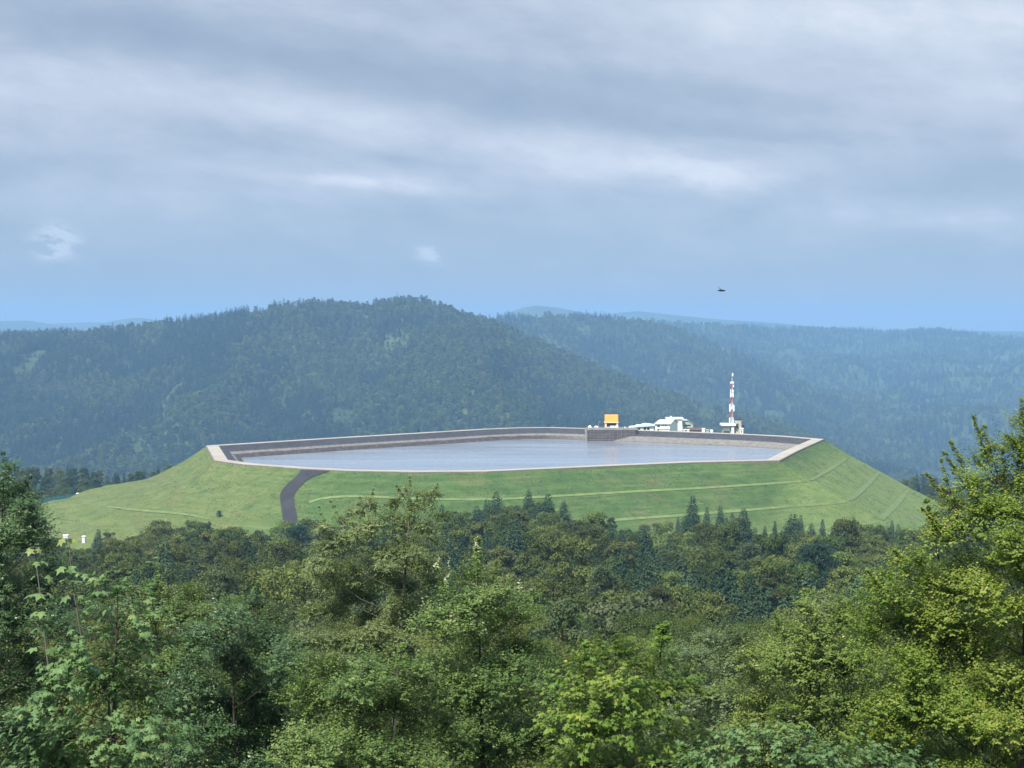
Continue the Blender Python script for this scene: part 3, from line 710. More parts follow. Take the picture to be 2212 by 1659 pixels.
if rest:
    for cn, protos, nm, lab in ((False, farB, 'woodland', 'dense far part of the wood at the foot of the embankment'), (True, farC, 'conifer_woodland', 'dark conifers filling the far part of the wood')):
        q = [r_ for r_ in rest if r_[4] == cn]
        if q: scatter(nm, [r_[:3] for r_ in q], [g.uniform(0, 6.28) for _ in q], [r_[3] / (17.5 if cn else 15.0) for r_ in q], protos, lab)
# woods behind the mound
def backwood(pxa, pxb, rows_, top, lab, grp, step=26, cf=.3, z0=None):
    for (dist, lift) in rows_:
        px = pxa
        while px < pxb:
            p = P(px + g.uniform(-6, 6), float(prof(top, px)) + lift + g.uniform(0, 9), dist + g.uniform(-9, 9)); H = g.uniform(13, 18); con = g.random() < cf
            k = g.randrange(3 if con else 6)
            o = place_tree('conifer_tree' if con else 'broadleaf_tree', (farC if con else farB)[k], trC if con else trB[0], (p.x, p.y, p.z - H), H / (farCH if con else farBH)[k], g.uniform(0, 6),
                           (f'{"pointed conifer" if con else "round leafy tree"} ' + lab), 'conifer' if con else 'tree', ('conifers ' if con else 'leafy trees ') + grp, g.uniform(.9, 1.2))
            px += step * g.uniform(.8, 1.2) * (.75 if con else 1)
backwood(-60, 420, [(1230, 0), (1190, 20), (1150, 40), (1120, 58)], [(-60, 1010), (0, 1012), (60, 1008), (110, 1006), (160, 1004), (200, 1012), (240, 1020), (300, 1014), (350, 1006), (420, 1000)], 'in the dark wood behind the left-hand grass knoll', 'behind the knoll', 16, .3)
backwood(1925, 2110, [(1330, 0), (1300, 20), (1270, 42)], [(1925, 1040), (1950, 1032), (1965, 1024), (1990, 1022), (2020, 1026), (2050, 1045), (2080, 1060), (2110, 1075)], 'in the small wood behind the right edge of the embankment', 'behind the right-hand slope', 13, .25)
# rough grass standing on the slopes
tuft_leaf = leafmat('tuft_grass', [(0, (.05, .10, .022)), (.5, (.11, .17, .04)), (1, (.19, .22, .08))], .4, 1.0, .8, .2, .1, True)
def tuft(seed, n=34):
    gr = np.random.default_rng(seed); a = gr.random(n) * 6.28; r_ = gr.random(n) * .5
    Pn = np.stack([np.cos(a) * r_, np.sin(a) * r_, r_ * 0 - .05], 1); D = np.stack([np.cos(a) * .5, np.sin(a) * .5, r_ * 0 + .8], 1)
    V_, Fc, k = leaves(Pn, unit(n, gr), D, gr.uniform(.3, .7, n), OV_V, OV_F); return fastmesh('tuft', V_, Fc, tuft_leaf, np.repeat(gr.random(n), k))
gr = np.random.default_rng(8); nt = 26000
a = gr.random(nt) * (12 * SUB - 1); b = gr.random(nt) * (NR - 2); i_, j_ = a.astype(int), b.astype(int); u, v_ = (a - i_)[:, None], (b - j_)[:, None]
tp_ = (G[i_, j_] * (1 - u) + G[i_ + 1, j_] * u) * (1 - v_) + (G[i_, j_ + 1] * (1 - u) + G[i_ + 1, j_ + 1] * u) * v_
msk = fbm(tp_[:, 0] / 9, tp_[:, 1] / 9, 19, 4) > .46
scatter('grass', tp_[msk], gr.random(nt)[msk] * 6.28, gr.uniform(.12, .40, nt)[msk], [tuft(q) for q in range(3)], 'rough grass tussocks dotted over the embankment slopes')
# far forests
hill_leaf = leafmat('hill_foliage', G1, .5, None, .6, .2, .1, True); hill_con = leafmat('hill_conifer_foliage', [(0, (.010, .024, .012)), (.5, (.022, .042, .02)), (1, (.05, .075, .035))], .35, None, .7, .1, .1, True)
lowB = [broad_crown('crown', H, Rd, 420, 1.35, hill_leaf, 500 + i, 8, .1, .6) for i, (H, Rd) in enumerate([(14, 5.2), (16, 4.8), (13, 5.6)])]
lowC = [cone_crown('crown', H, Rd, 260, 1.5, hill_con, 520 + i, .02, .85) for i, (H, Rd) in enumerate([(19, 3.6), (22, 4.0)])]
lowP = [broad_crown('crown', 13, 5.4, 420, 1.3, pale_leaf, 530, 8, .1, .5)]
def hill_forest(name, grid3, n, label, cs=1.0, seed=1, conf=.5, skyline=.02):
    X, D, Z = grid3; gr = np.random.default_rng(seed); nx, ny = X.shape
    a = gr.random(n) * (nx - 1.001); b = gr.random(n) ** .85 * (ny - 1.001)
    i = a.astype(int); j = b.astype(int); u = a - i; v_ = b - j
    def bil(M): return (M[i, j] * (1 - u) + M[i + 1, j] * u) * (1 - v_) + (M[i, j + 1] * (1 - u) + M[i + 1, j + 1] * u) * v_
    x, y, z = bil(X), bil(D), bil(Z)
    m1 = fbm(x / 150, y / 260, seed + 2, 4); m2 = fbm(x / 90 + 9, y / 160, seed + 3, 3)
    clear = (fbm(x / 90 + 3, y / 240 + 8, seed + 7, 3) > .63)
    keep = ~clear | (gr.random(n) < .12)
    sc_ = gr.uniform(.65, 1.2, n) * cs * (.8 + .5 * m2)
    isC = (m1 + gr.normal(0, .07, n)) > conf; isP = ~isC & (m2 + gr.normal(0, .05, n) > .60)
    for sel, pr, nm, lb in ((isC & keep, lowC, 'conifer_forest', 'dark conifers on ' + label), (~isC & ~isP & keep, lowB, 'forest', 'broadleaf forest covering ' + label), (isP & keep, lowP, 'pale_forest', 'paler young woodland on ' + label)):
        if sel.sum() == 0: continue
        scatter(nm, np.stack([x, y, z - .6], 1)[sel], gr.random(sel.sum()) * 6.28, sc_[sel], pr, lb)
hill_forest('forest', hC, 62000, 'the nearest long blue-green hill on the left', 1.08, 5, .50)
hill_forest('forest', hE, 52000, 'the middle ridge sloping down to the right', 1.25, 6, .54)
hill_forest('forest', hD, 60000, 'the long far ridge on the right', 1.6, 7, .50)

# ------------------------------------------------------------------ foreground trees, leaf by leaf
def fg_tree(name, label, cat, base_px, dist, lobes, size, mat, tpl='ov', cover=2.4, shoot=None, spikes=(), spread=.5, up=.35, barkm=None, pale=None, seed=1, depth=.8, droop=.25, perch=9, trunks=None, shell=.5, group=None):
    gr = np.random.default_rng(seed); tv, tf = (MP_V, MP_F) if tpl == 'mp' else (OV_V, OV_F)
    k = dist / F; bx = (base_px - CX) * k; gz_ = gz(dist) - .3
    root = thing(name, label, cat, (bx, dist, gz_), group)
    C = []
    for lb in lobes:
        px, py, r = lb[:3]; dy = lb[3] if len(lb) > 3 else gr.uniform(-depth, depth)
        q = P(px, py, dist + dy) - Vector((bx, dist, gz_)); C.append((q.x, q.y, q.z, r * (dist + dy) / F))
    C = np.array(C); area = .42 * size * size * (1.35 if tpl == 'mp' else 1.0)
    nleaf = int(cover * 1.2 * 2.2 * math.pi * (C[:, 3] ** 2).sum() / area); ns = max(20, nleaf // perch)
    w_ = C[:, 3] ** 2; kk = gr.choice(len(C), ns, p=w_ / w_.sum())
    d0 = unit(ns, gr); d0[:, 2] = np.where(gr.random(ns) < .5, np.abs(d0[:, 2]), d0[:, 2])
    ms = 9; so = unit(len(C) * ms, gr).reshape(len(C), ms, 3); so[:, :, 2] = np.where(gr.random((len(C), ms)) < .65, np.abs(so[:, :, 2]), so[:, :, 2]) * .9; sr = gr.uniform(.30, .52, (len(C), ms)); js = gr.integers(0, ms, ns)
    S0 = C[kk, :3] + (so[kk, js] * .74 + d0 * (sr[kk, js] * gr.uniform(shell, 1.0, ns))[:, None] * np.array([1, 1, .42])) * C[kk, 3:4]
    rad = S0.copy(); rad[:, 2] = 0; rad /= (np.linalg.norm(rad, axis=1, keepdims=True) + .2)
    sd = d0 * .6 + rad * .35 + np.array([0, 0, up]) + unit(ns, gr) * spread; sd /= np.linalg.norm(sd, axis=1, keepdims=True)
    sl_ = size * perch * .42 * gr.uniform(.6, 1.4, ns)
    big_ = gr.random(ns) < .08; sl_ = np.where(big_, sl_ * 1.9, sl_)
    starts = [S0]; dirs = [sd]; lens = [sl_]; cnt = [np.full(ns, perch)]; flag = [np.zeros(ns)]
    sp_paths = []
    for (ax, ay, tx, ty, m_) in spikes:               # long shoots sticking out of the crown
        A = P(ax, ay, dist - depth * .5) - Vector((bx, dist, gz_)); T_ = P(tx, ty, dist - depth * .5 + gr.uniform(-.3, .3)) - Vector((bx, dist, gz_))
        for s in np.linspace(0, 1, m_):
            c_ = A.lerp(T_, float(s)); n_ = 6 if s < .7 else 4; q = (T_ - A).normalized()
            starts.append(np.array([tuple(c_)] * n_)); dd_ = unit(n_, gr) * (.8 * (1.25 - s)) + np.array(tuple(q)); dirs.append(dd_ / np.linalg.norm(dd_, axis=1, keepdims=True))
            lens.append(np.full(n_, size * (3.2 - 1.8 * s))); cnt.append(np.full(n_, perch)); flag.append(np.zeros(n_))
        sp_paths.append((A, T_))
    if pale:
        for (ax, ay, n_) in pale:
            c_ = P(ax, ay, dist - depth) - Vector((bx, dist, gz_)); starts.append(np.array([tuple(c_)] * n_) + gr.normal(0, .10, (n_, 3)))
            dd_ = unit(n_, gr) * .7 + np.array([0, 0, .9]); dirs.append(dd_ / np.linalg.norm(dd_, axis=1, keepdims=True)); lens.append(np.full(n_, size * 3)); cnt.append(np.full(n_, perch)); flag.append(np.ones(n_))
    S0 = np.vstack(starts); sd = np.vstack(dirs); sl_ = np.concatenate(lens); cnt = np.concatenate(cnt); fl = np.concatenate(flag); ns = len(S0)
    idx = np.repeat(np.arange(ns), cnt); m_ = len(idx); s = np.tile(np.linspace(.12, 1, perch), ns)
    side = np.where(np.tile(np.arange(perch) % 2, ns) > 0, 1.0, -1.0)[:, None]
    per = np.cross(sd, unit(ns, gr) * .3 + np.array([0, 0, 1.0])); per /= (np.linalg.norm(per, axis=1, keepdims=True) + 1e-6)
    Pn = S0[idx] + sd[idx] * (sl_[idx] * s)[:, None] + gr.normal(0, size * .10, (m_, 3))
    Pn[:, 2] -= (s ** 2) * sl_[idx] * .18 * (droop > .3)
    D = per[idx] * side * .9 + sd[idx] * .55 + unit(m_, gr) * .35 + np.array([0, 0, -droop])
    N = np.array([0, 0, 1.0]) + d_out(C, S0, idx) * .75 + unit(m_, gr) * .42
    Sz = size * gr.uniform(.65, 1.2, m_) * (1 - .35 * s ** 3)
    V_, Fc, q = leaves(Pn, N, D, Sz, tv, tf)
    shade = gr.normal(0, .09, ns)[idx] + gr.normal(0, .10, m_) + .10 * s; lobet = np.sin(np.arange(len(C)) * 2.3 + seed) * .09
    kfull = np.concatenate([kk, np.zeros(ns - len(kk), int)])
    tint = np.clip(.42 + shade + lobet[kfull[idx]] , 0, .93); tint = np.where(gr.random(m_) < .004, .97, tint); tint = np.where(fl[idx] > 0, 1.0, tint)
    link('crown', fastmesh('crown', V_, Fc, mat, np.repeat(tint, q)), root)
    # wood
    topz = C[:, 2].max(); ax_ = C[np.argmax(C[:, 2])]
    tr = MB(); r0 = .009 * topz + .015
    tp = [Vector((0, 0, -.6)), Vector((ax_[0] * .15, ax_[1] * .1, topz * .35)), Vector((ax_[0] * .55, ax_[1] * .6, topz * .68)), Vector((ax_[0], ax_[1], ax_[2]))]
    tr.path(tp, [r0, r0 * .75, r0 * .4, r0 * .06], 8)
    for (a, b_, c_) in trunks or []:
        A = P(a, b_, dist) - Vector((bx, dist, gz_)); tr.path([Vector((A.x * .8, 0, -.5)), Vector((A.x, A.y, A.z * .5)), A], [c_, c_ * .9, c_ * .3], 7)
    tr.build('trunk', barkm or bark, root, True)
    br = MB()
    def tpos(z):
        for a, b_ in zip(tp, tp[1:]):
            if z <= b_.z: return a.lerp(b_, max(0, (z - a.z) / (b_.z - a.z)))
        return tp[-1]
    for c_ in C:
        e = Vector(c_[:3]); hz = max(.2, e.z - .55 * math.hypot(e.x, e.y) - c_[3] * .6); a = tpos(hz); mid_ = a.lerp(e, .5) - Vector((0, 0, .06 * (e - a).length))
        rr = min(.035, max(.008, .007 * (e - a).length)); br.path([a, mid_, e, e + (e - a).normalized() * c_[3] * .6], [rr, rr * .7, rr * .35, .004], 5)
    for A, T_ in sp_paths: br.path([A - (T_ - A) * .5, A, T_], [.02, .011, .003], 5)
    pick = gr.choice(len(kk), min(len(kk), 1400), replace=False)
    for i in pick:
        a = Vector(S0[i]) ; b_ = a + Vector(sd[i]) * float(sl_[i]); c_ = Vector(C[kk[i], :3]); br.path([a.lerp(c_, .35), a, b_], [.007, .005, .002], 3)
    br.build('branches', barkm or bark, root, True)
    return root
def d_out(C, S0, idx):
    cen_ = C[:, :3].mean(0); v_ = S0 - cen_; v_[:, 2] *= .3; v_ /= (np.linalg.norm(v_, axis=1, keepdims=True) + 1e-6); return v_[idx]
YG = leafmat('hornbeam_leaf', [(0, (.035, .068, .010)), (.4, (.082, .128, .017)), (.7, (.14, .17, .03)), (.92, (.20, .20, .05)), (1, (.26, .20, .08))], rough=.45, trans=.33)
GR = leafmat('beech_leaf', [(0, (.028, .06, .014)), (.4, (.06, .10, .024)), (.75, (.11, .15, .04)), (.94, (.20, .21, .07)), (1, (.20, .22, .13))], rough=.42, trans=.3)
DG = leafmat('dark_green_leaf', [(0, (.016, .038, .014)), (.4, (.034, .068, .024)), (.75, (.065, .105, .038)), (.94, (.12, .14, .06)), (1, (.5, .5, .4))], rough=.42, trans=.25)
BI = leafmat('birch_leaf', [(0, (.035, .055, .016)), (.4, (.07, .10, .032)), (.75, (.125, .155, .055)), (.94, (.22, .22, .11)), (1, (.55, .52, .35))], rough=.4, trans=.3, spec=.5)
MA = leafmat('maple_leaf', K=1.4, stops=[(0, (.045, .10, .035)), (.4, (.085, .155, .05)), (.75, (.13, .20, .07)), (.94, (.17, .22, .07)), (1, (.22, .20, .06))], rough=.5, trans=.28)
MB_ = leafmat('bright_maple_leaf', K=1.25, stops=[(0, (.06, .110, .020)), (.4, (.11, .185, .025)), (.75, (.18, .25, .04)), (.94, (.32, .34, .05)), (1, (.42, .28, .07))], rough=.45, trans=.35)
fg_tree('hornbeam_tree', 'big yellow-green tree with spiky upright shoots at the right edge of the picture', 'tree', 2200, 38,
        [(2225, 940, 38), (2262, 1010, 95), (2128, 1010, 30), (2098, 1062, 36), (2150, 1092, 62), (2062, 1120, 42), (2215, 1120, 95), (2150, 1180, 105), (2035, 1178, 44), (2060, 1240, 90), (1975, 1255, 52), (2180, 1290, 130), (1925, 1300, 58),
         (2060, 1345, 110), (1960, 1370, 100), (1890, 1370, 60), (2200, 1420, 140), (2060, 1470, 130), (1940, 1480, 110), (2180, 1560, 150), (2020, 1600, 140), (1920, 1590, 100), (2120, 1690, 150), (1960, 1690, 110), (2280, 1250, 120), (2290, 1500, 130)],
        .088, YG, spikes=[(2135, 1000, 2106, 908, 9), (2150, 1010, 2128, 930, 6), (2098, 1050, 2058, 962, 8), (2090, 1060, 2045, 985, 6), (2080, 1090, 2002, 1084 - 60, 1), (2072, 1112, 2008, 1030, 8), (2060, 1085, 2036, 1002, 5), (2215, 950, 2208, 872, 6), (2225, 990, 2180, 945, 6), (2170, 1060, 2166, 985, 5),
                          (2020, 1170, 2003, 1090, 6), (2045, 1150, 1999, 1105, 5), (1960, 1240, 1936, 1196, 5), (2190, 1060, 2200, 990, 5), (1915, 1290, 1880, 1240, 5)], seed=2, up=.55, depth=1.5, cover=1.9)
fg_tree('beech_tree', 'green beech-like tree in front of the dark round tree, lower right', 'tree', 1780, 43,
        [(1742, 1330, 26), (1800, 1345, 44), (1860, 1370, 60), (1700, 1385, 48), (1780, 1410, 75), (1650, 1440, 55), (1850, 1470, 100), (1720, 1490, 95), (1620, 1510, 65), (1800, 1580, 120), (1660, 1600, 100), (1860, 1680, 120), (1720, 1690, 110)],
        .085, YG if False else leafmat('beech_leaf_warm', [(0, (.035, .065, .013)), (.4, (.075, .115, .022)), (.75, (.135, .165, .038)), (.94, (.23, .22, .07)), (1, (.45, .35, .2))], rough=.45, trans=.3),
        spikes=[(1742, 1325, 1738, 1282, 5), (1690, 1370, 1676, 1335, 4), (1820, 1330, 1842, 1296, 4)], seed=3, up=.4, depth=1.4, cover=1.8)
fg_tree('ash_tree', 'soft grey-green tree behind the bright maple, right of centre', 'tree', 1560, 66,
        [(1575, 1382, 34), (1530, 1405, 40), (1620, 1405, 44), (1490, 1440, 44), (1560, 1460, 66), (1640, 1470, 60), (1450, 1490, 50), (1520, 1530, 80), (1620, 1560, 80), (1450, 1580, 60), (1560, 1640, 90)],
        .095, leafmat('ash_leaf', [(0, (.03, .05, .02)), (.4, (.06, .09, .035)), (.8, (.11, .14, .06)), (1, (.2, .22, .1))], rough=.5, trans=.25), seed=4, depth=1.8, cover=1.7)
fg_tree('maple_tree', 'bright yellow-green maple at the bottom, right of centre', 'tree', 1370, 34,
        [(1330, 1425, 44), (1262, 1452, 44), (1400, 1440, 46), (1225, 1500, 46), (1300, 1510, 72), (1400, 1520, 70), (1470, 1500, 44), (1240, 1580, 62), (1340, 1600, 92), (1450, 1600, 80), (1280, 1680, 90), (1400, 1700, 100)],
        .125, MB_, 'mp', spikes=[(1428, 1400, 1432, 1360, 4), (1262, 1420, 1264, 1395, 2)], seed=5, up=.3, depth=1.1, cover=1.25, perch=7, droop=.45)
fg_tree('maple_tree', 'dark green maple along the bottom edge between bright maple and yellow-green tree', 'tree', 1640, 31,
        [(1560, 1640, 60), (1650, 1650, 75), (1750, 1660, 75), (1840, 1670, 70), (1500, 1680, 60), (1600, 1720, 80), (1780, 1730, 80), (1900, 1680, 70), (1980, 1690, 60)],
        .12, MA, 'mp', seed=6, depth=.7, cover=1.0, perch=7, droop=.4)
fg_tree('sallow_tree', 'dark leafy tree with pale silvery shoot tips in the middle of the foreground', 'tree', 1050, 45,
        [(1032, 1225, 16), (1020, 1262, 34), (968, 1300, 34), (1060, 1300, 46), (1010, 1340, 66), (1110, 1350, 46), (950, 1370, 54), (1050, 1400, 84), (1130, 1430, 60), (960, 1460, 76), (1070, 1500, 96), (1160, 1530, 66), (980, 1570, 100), (1110, 1620, 100), (1180, 1640, 66), (1000, 1690, 110)],
        .095, GR, spikes=[(1032, 1235, 1033, 1172, 6), (968, 1290, 948, 1238, 4), (1060, 1280, 1072, 1222, 4), (1120, 1320, 1160, 1270, 4)], pale=[(1032, 1182, 2), (950, 1245, 3), (1120, 1285, 2), (1018, 1345, 1)], seed=7, up=.4, depth=1.6, cover=1.9)
fg_tree('birch_tree', 'tall fine-leaved birch rising in front of the embankment, left of centre', 'tree', 830, 60,
        [(888, 1072, 26), (930, 1082, 24), (905, 1110, 34), (855, 1100, 28), (945, 1120, 20), (800, 1100, 26), (770, 1118, 24), (735, 1130, 18), (700, 1150, 22), (860, 1150, 50), (920, 1160, 40), (790, 1160, 50), (720, 1190, 42), (870, 1220, 64), (790, 1250, 72), (920, 1240, 40), (710, 1260, 50), (850, 1310, 80),
         (760, 1330, 76), (690, 1340, 50), (910, 1340, 50), (660, 1400, 50), (820, 1400, 84), (740, 1430, 76), (690, 1230, 30)],
        .072, BI, spikes=[(888, 1060, 886, 1034, 4), (870, 1070, 858, 1052, 3), (930, 1070, 944, 1048, 4), (800, 1090, 806, 1060, 4), (735, 1120, 716, 1086, 4), (705, 1140, 690, 1098, 4), (770, 1105, 776, 1078, 3)], seed=8, up=.1, depth=2.0, cover=1.7, droop=.5, spread=.8, barkm=greybark, shell=.2)
fg_tree('young_tree', 'bushy mixed-green young tree at the bottom under the birch', 'tree', 790, 40,
        [(700, 1470, 60), (780, 1490, 66), (860, 1470, 60), (920, 1500, 46), (650, 1530, 56), (740, 1570, 92), (850, 1570, 90), (930, 1590, 60), (670, 1640, 90), (790, 1680, 110), (900, 1690, 90)],
        .09, GR, spikes=[(860, 1440, 868, 1400, 4)], seed=9, up=.35, depth=1.5, cover=1.9)
fg_tree('young_tree', 'dark green leafy tree left of the birch, beside the large-leaved maple', 'tree', 520, 43,
        [(552, 1322, 30), (500, 1350, 44), (590, 1365, 40), (440, 1395, 48), (540, 1410, 66), (620, 1430, 44), (470, 1460, 74), (570, 1490, 76), (420, 1510, 60), (510, 1570, 90), (600, 1590, 66), (430, 1620, 80), (540, 1680, 100), (380, 1560, 50)],
        .092, DG, spikes=[(552, 1305, 556, 1270, 4), (500, 1320, 486, 1290, 3)], seed=10, up=.3, depth=1.5, cover=1.9)
fg_tree('young_tree', 'yellowish-green young tree between the large-leaved maple and the dark leafy tree', 'tree', 390, 52,
        [(330, 1290, 34), (400, 1310, 44), (360, 1350, 54), (440, 1340, 36), (300, 1340, 40), (420, 1400, 50), (330, 1410, 60), (380, 1470, 66)],
        .09, GR, spikes=[(335, 1275, 338, 1245, 3)], seed=12, up=.3, depth=1.5, cover=1.6)
fg_tree('oak_tree', 'dark shadowy tree filling the left edge of the picture', 'tree', -20, 52,
        [(8, 1035, 36), (14, 1075, 44), (44, 1085, 38), (60, 1120, 40), (88, 1150, 26), (20, 1110, 52), (72, 1140, 26), (0, 1180, 70), (66, 1190, 46), (104, 1190, 22), (30, 1270, 84), (110, 1250, 40), (-20, 1370, 90), (80, 1350, 70), (130, 1380, 40), (20, 1470, 90), (100, 1480, 60), (-10, 1580, 90), (60, 1640, 80)],
        .095, DG, spikes=[(8, 1015, 6, 985, 3), (50, 1060, 62, 1036, 3)], seed=11, up=.25, depth=1.8, cover=1.9)
MAPL = fg_tree('maple_tree', 'large-leaved sycamore maple with two tall bare shoots at the lower left', 'tree', 230, 25,
        [(255, 1255, 30), (215, 1300, 34), (290, 1300, 34), (330, 1350, 36), (180, 1440, 42), (250, 1410, 54), (320, 1430, 46), (130, 1500, 44), (210, 1510, 68), (310, 1520, 56), (90, 1580, 50), (180, 1600, 72), (290, 1610, 66), (60, 1660, 52), (150, 1690, 72), (270, 1700, 76), (370, 1600, 40)],
        .122, MA, 'mp', seed=13, up=.3, depth=.7, cover=1.35, perch=7, droop=.5, trunks=[(235, 1500, .05)])
# the two tall shoots of the maple
def maple_shoots():
    root = MAPL; o0 = Vector(root.location); gr = np.random.default_rng(3); st = MB(); Pn, D, N, S, Tn = [], [], [], [], []
    for line, nodes, r in (([(76, 1186), (80, 1230), (88, 1290), (94, 1350), (102, 1420), (108, 1470)], 8, .016), ([(150, 1166), (152, 1215), (158, 1270), (168, 1330), (180, 1400)], 7, .013), ([(208, 1250), (212, 1290), (222, 1340)], 3, .011)):
        pts = [P(a, b, 24.4) - o0 for a, b in line]; st.path(pts[::-1], [r * (1 - .6 * i / len(pts)) for i in range(len(pts))], 6)
        for k in range(nodes):
            u = k / nodes * (len(pts) - 1); i = int(u); p = pts[i].lerp(pts[min(i + 1, len(pts) - 1)], u - i)
            for sgn in ((1, -1, .3) if k else (1, -1, .4, -.5, .1)):
                if gr.random() < .15: continue
                a = gr.uniform(-1.1, 1.1); out = Vector((sgn * math.cos(a), math.sin(a) - .3, .12)); q = p + out * gr.uniform(.06, .13)
                st.path([p, p + out * .04 + Vector((0, 0, .02)), q], [.004, .003, .002], 4)
                Pn.append(tuple(q)); D.append((out.x + gr.uniform(-.4, .4), out.y + gr.uniform(-.4, .4), -.9 + .8 * gr.random())); N.append((out.x * .6 + gr.uniform(-.5, .5), out.y * .4 - gr.uniform(0, .6), 1.0)); S.append(gr.uniform(.09, .20) * (1 if k else .8)); Tn.append(.95 if (k == 0 and gr.random() < .5) else gr.uniform(.25, .85))
    V_, Fc, q = leaves(np.array(Pn), np.array(N), np.array(D), np.array(S), MP_V, MP_F)
    link('leaves', fastmesh('leaves', V_, Fc, MA, np.repeat(np.array(Tn), q)), root)
    st.build('shoot', greybark, root, True)
maple_shoots()

# ------------------------------------------------------------------ lone bush, fence and boxes on the knoll
p = on_slope(473, 1117)
b_ = thing('bush', 'small dark bush standing alone on the left-hand grass slope', 'bush', p + Vector((0, 0, -.3)))
link('crown', broad_crown('crown', 3.6, 1.9, 900, .34, dark_leaf, 61, 8, .1, .4), b_)
m_ = MB(); m_.path([(0, 0, -.3), (.1, 0, 1), (0, 0, 2)], [.12, .09, .04], 6); m_.build('stem', bark, b_)
for (px, py, s, lab) in ((452, 1131, .45, 'tiny dark shrub just below and left of the lone bush'), (905, 932, .8, 'low shrub behind the far reservoir rim, left of the intake'), (1185, 921.5, .9, 'dark shrub on the far rim near the middle')):
    q = on_slope(px, py) if py > 1000 else P(px, py + 3, 1300)
    b_ = thing('bush', lab, 'bush', q, None); c_ = link('crown', broad_crown('crown', 3.0, 1.8, 400, .36, dark_leaf, 62, 6, .1, .4), b_); b_.scale = (s, s, s)
fa = [P(a, b, 1075) for a, b in ((84, 1081), (100, 1078.5), (120, 1075.5), (140, 1073), (165, 1070))]
fo = fa[0].copy(); fr = thing('fence', 'long teal mesh fence at the left foot of the grass knoll', 'fence', fo)
m_ = MB()
for a, b in zip(fa, fa[1:]):
    a = a - fo; b = b - fo; i0 = len(m_.v); m_.v += [(a.x, a.y - .02, a.z - 1.4), (b.x, b.y - .02, b.z - 1.4), (b.x, b.y - .02, b.z + .9), (a.x, a.y - .02, a.z + .9), (a.x, a.y + .02, a.z - 1.4), (b.x, b.y + .02, b.z - 1.4), (b.x, b.y + .02, b.z + .9), (a.x, a.y + .02, a.z + .9)]
    m_.f += [tuple(i0 + q for q in z) for z in ((0, 1, 2, 3), (7, 6, 5, 4), (3, 2, 6, 7), (1, 0, 4, 5))]
m_.build('mesh_panel', teal, fr)
for i in range(9):
    u = i / 8 * 4; k = min(int(u), 3); a = fa[k].lerp(fa[k + 1], u - k) - fo; MB().tube((a.x, a.y - .08, a.z - 2), (a.x, a.y - .08, a.z + 1.0), .06).build('post', darkm, fr)
def place_box(px0, px1, py0, py1, d_, depth, label, mat, name='cabin', cat='cabin', roof=None, win=True):
    a = P((px0 + px1) / 2, py1, d_); k = d_ / F; wd = (px1 - px0) * k; h = (py1 - py0) * k
    o = thing(name, label, cat, a); wl = MB().box(-wd / 2, wd / 2, 0, depth, -1.5, h * .8).build('wall', mat, o)
    MB().prismx([(-.25, h * .8), (depth + .25, h * .8), (depth + .25, h * .86), (depth / 2, h), (-.25, h * .86)], -wd / 2 - .2, wd / 2 + .2).build('roof', roof or mat, o)
    if win: MB().box(-wd * .28, wd * .05, -.03, .02, h * .25, h * .6).build('window', glass, wl)
    return o
place_box(165, 173, 1065, 1074, 1062, 2.4, 'small white box cabin at the right end of the teal fence', white)
place_box(136, 146, 1155, 1164, 800, 3, 'white hut wall showing left of the second maple shoot', white, win=False)
place_box(177, 183, 1158, 1166, 800, 3, 'narrower white hut wall showing right of the second maple shoot', white, win=False)

# ------------------------------------------------------------------ buildings on the far rim
TZ = CREST - 6.9      # terrace level behind the rim
def frame(px, d_):
    return Vector(((px - CX) / F * d_, d_, TZ)), d_ / F
def zr(py, d_): return CZ - (py - HY) / F * d_ - TZ       # height above the terrace of a picture row
def building(name, label, cat, px, d_): 
    loc, k = frame(px, d_); return thing(name, label, cat, loc), k
# intake block
o = thing('intake_building', 'long stained concrete intake block standing in the reservoir at the far rim', 'building', (P(1320, 930, 1236).x, 1236, 0)); k = 1236 / F; DK = CREST + 2.1
xl, xr = (1269 - 1320) * k, (1374 - 1320) * k
m_ = MB(); m_.box(xl, xr, 0, 8, WZ - 5, DK - 1.4); m_.box(xl + .2, xr - .2, 8.01, 42, WZ - 5, CREST + .2); m_.build('wall', brownc, o)
m_ = MB(); m_.box(xl - .6, xr + .4, -.7, 8.6, DK - 1.39, DK); DECK = m_.build('deck', worn('deck_concrete', (.25, .225, .20), .35, .4), o)
m_ = MB()
for i in range(4): m_.box(xl + .1, xr - .1, -.28, -.003, CREST - .4 - i * 1.9, CREST - .15 - i * 1.9)
m_.build('ledge', worn('ledge_concrete', (.22, .19, .17), .4), o)
m_ = MB()
for i in range(12): x = xl + 2 + i * (xr - xl - 4) / 11; m_.box(x - .16, x + .16, -.5, -.003, WZ - 1, DK - 1.5)
m_.build('rib', worn('rib_concrete', (.19, .16, .14), .4), o)
m_ = MB(); m_.prism([(xl - 1.6, WZ - 3), (xl - .02, WZ - 3), (xl - .02, DK + .2), (xl - 1.8, DK + .6), (xl - 2.0, DK - 1.5), (xl - 1.7, CREST - 3)], -.9, 1.2); m_.build('end_pier', worn('pier_concrete', (.24, .225, .205), .3), o)
m_ = MB(); m_.prism([(xr + .02, CREST + .9), (xr + 1.5, CREST + .6), (xr + 2.6, CREST - 3), (xr + 4.2, WZ + .8), (xr + 3.8, WZ - 2), (xr + .02, WZ - 2)], .3, 9); m_.build('wing_wall', darkm, o)  # shaded right end of the block, its shade put into the dark colour
m_ = MB()
for i in range(30): x = xl + i * (xr - xl) / 29; m_.tube((x, -.5, DK), (x, -.5, DK + 1.0), .035, n=5)
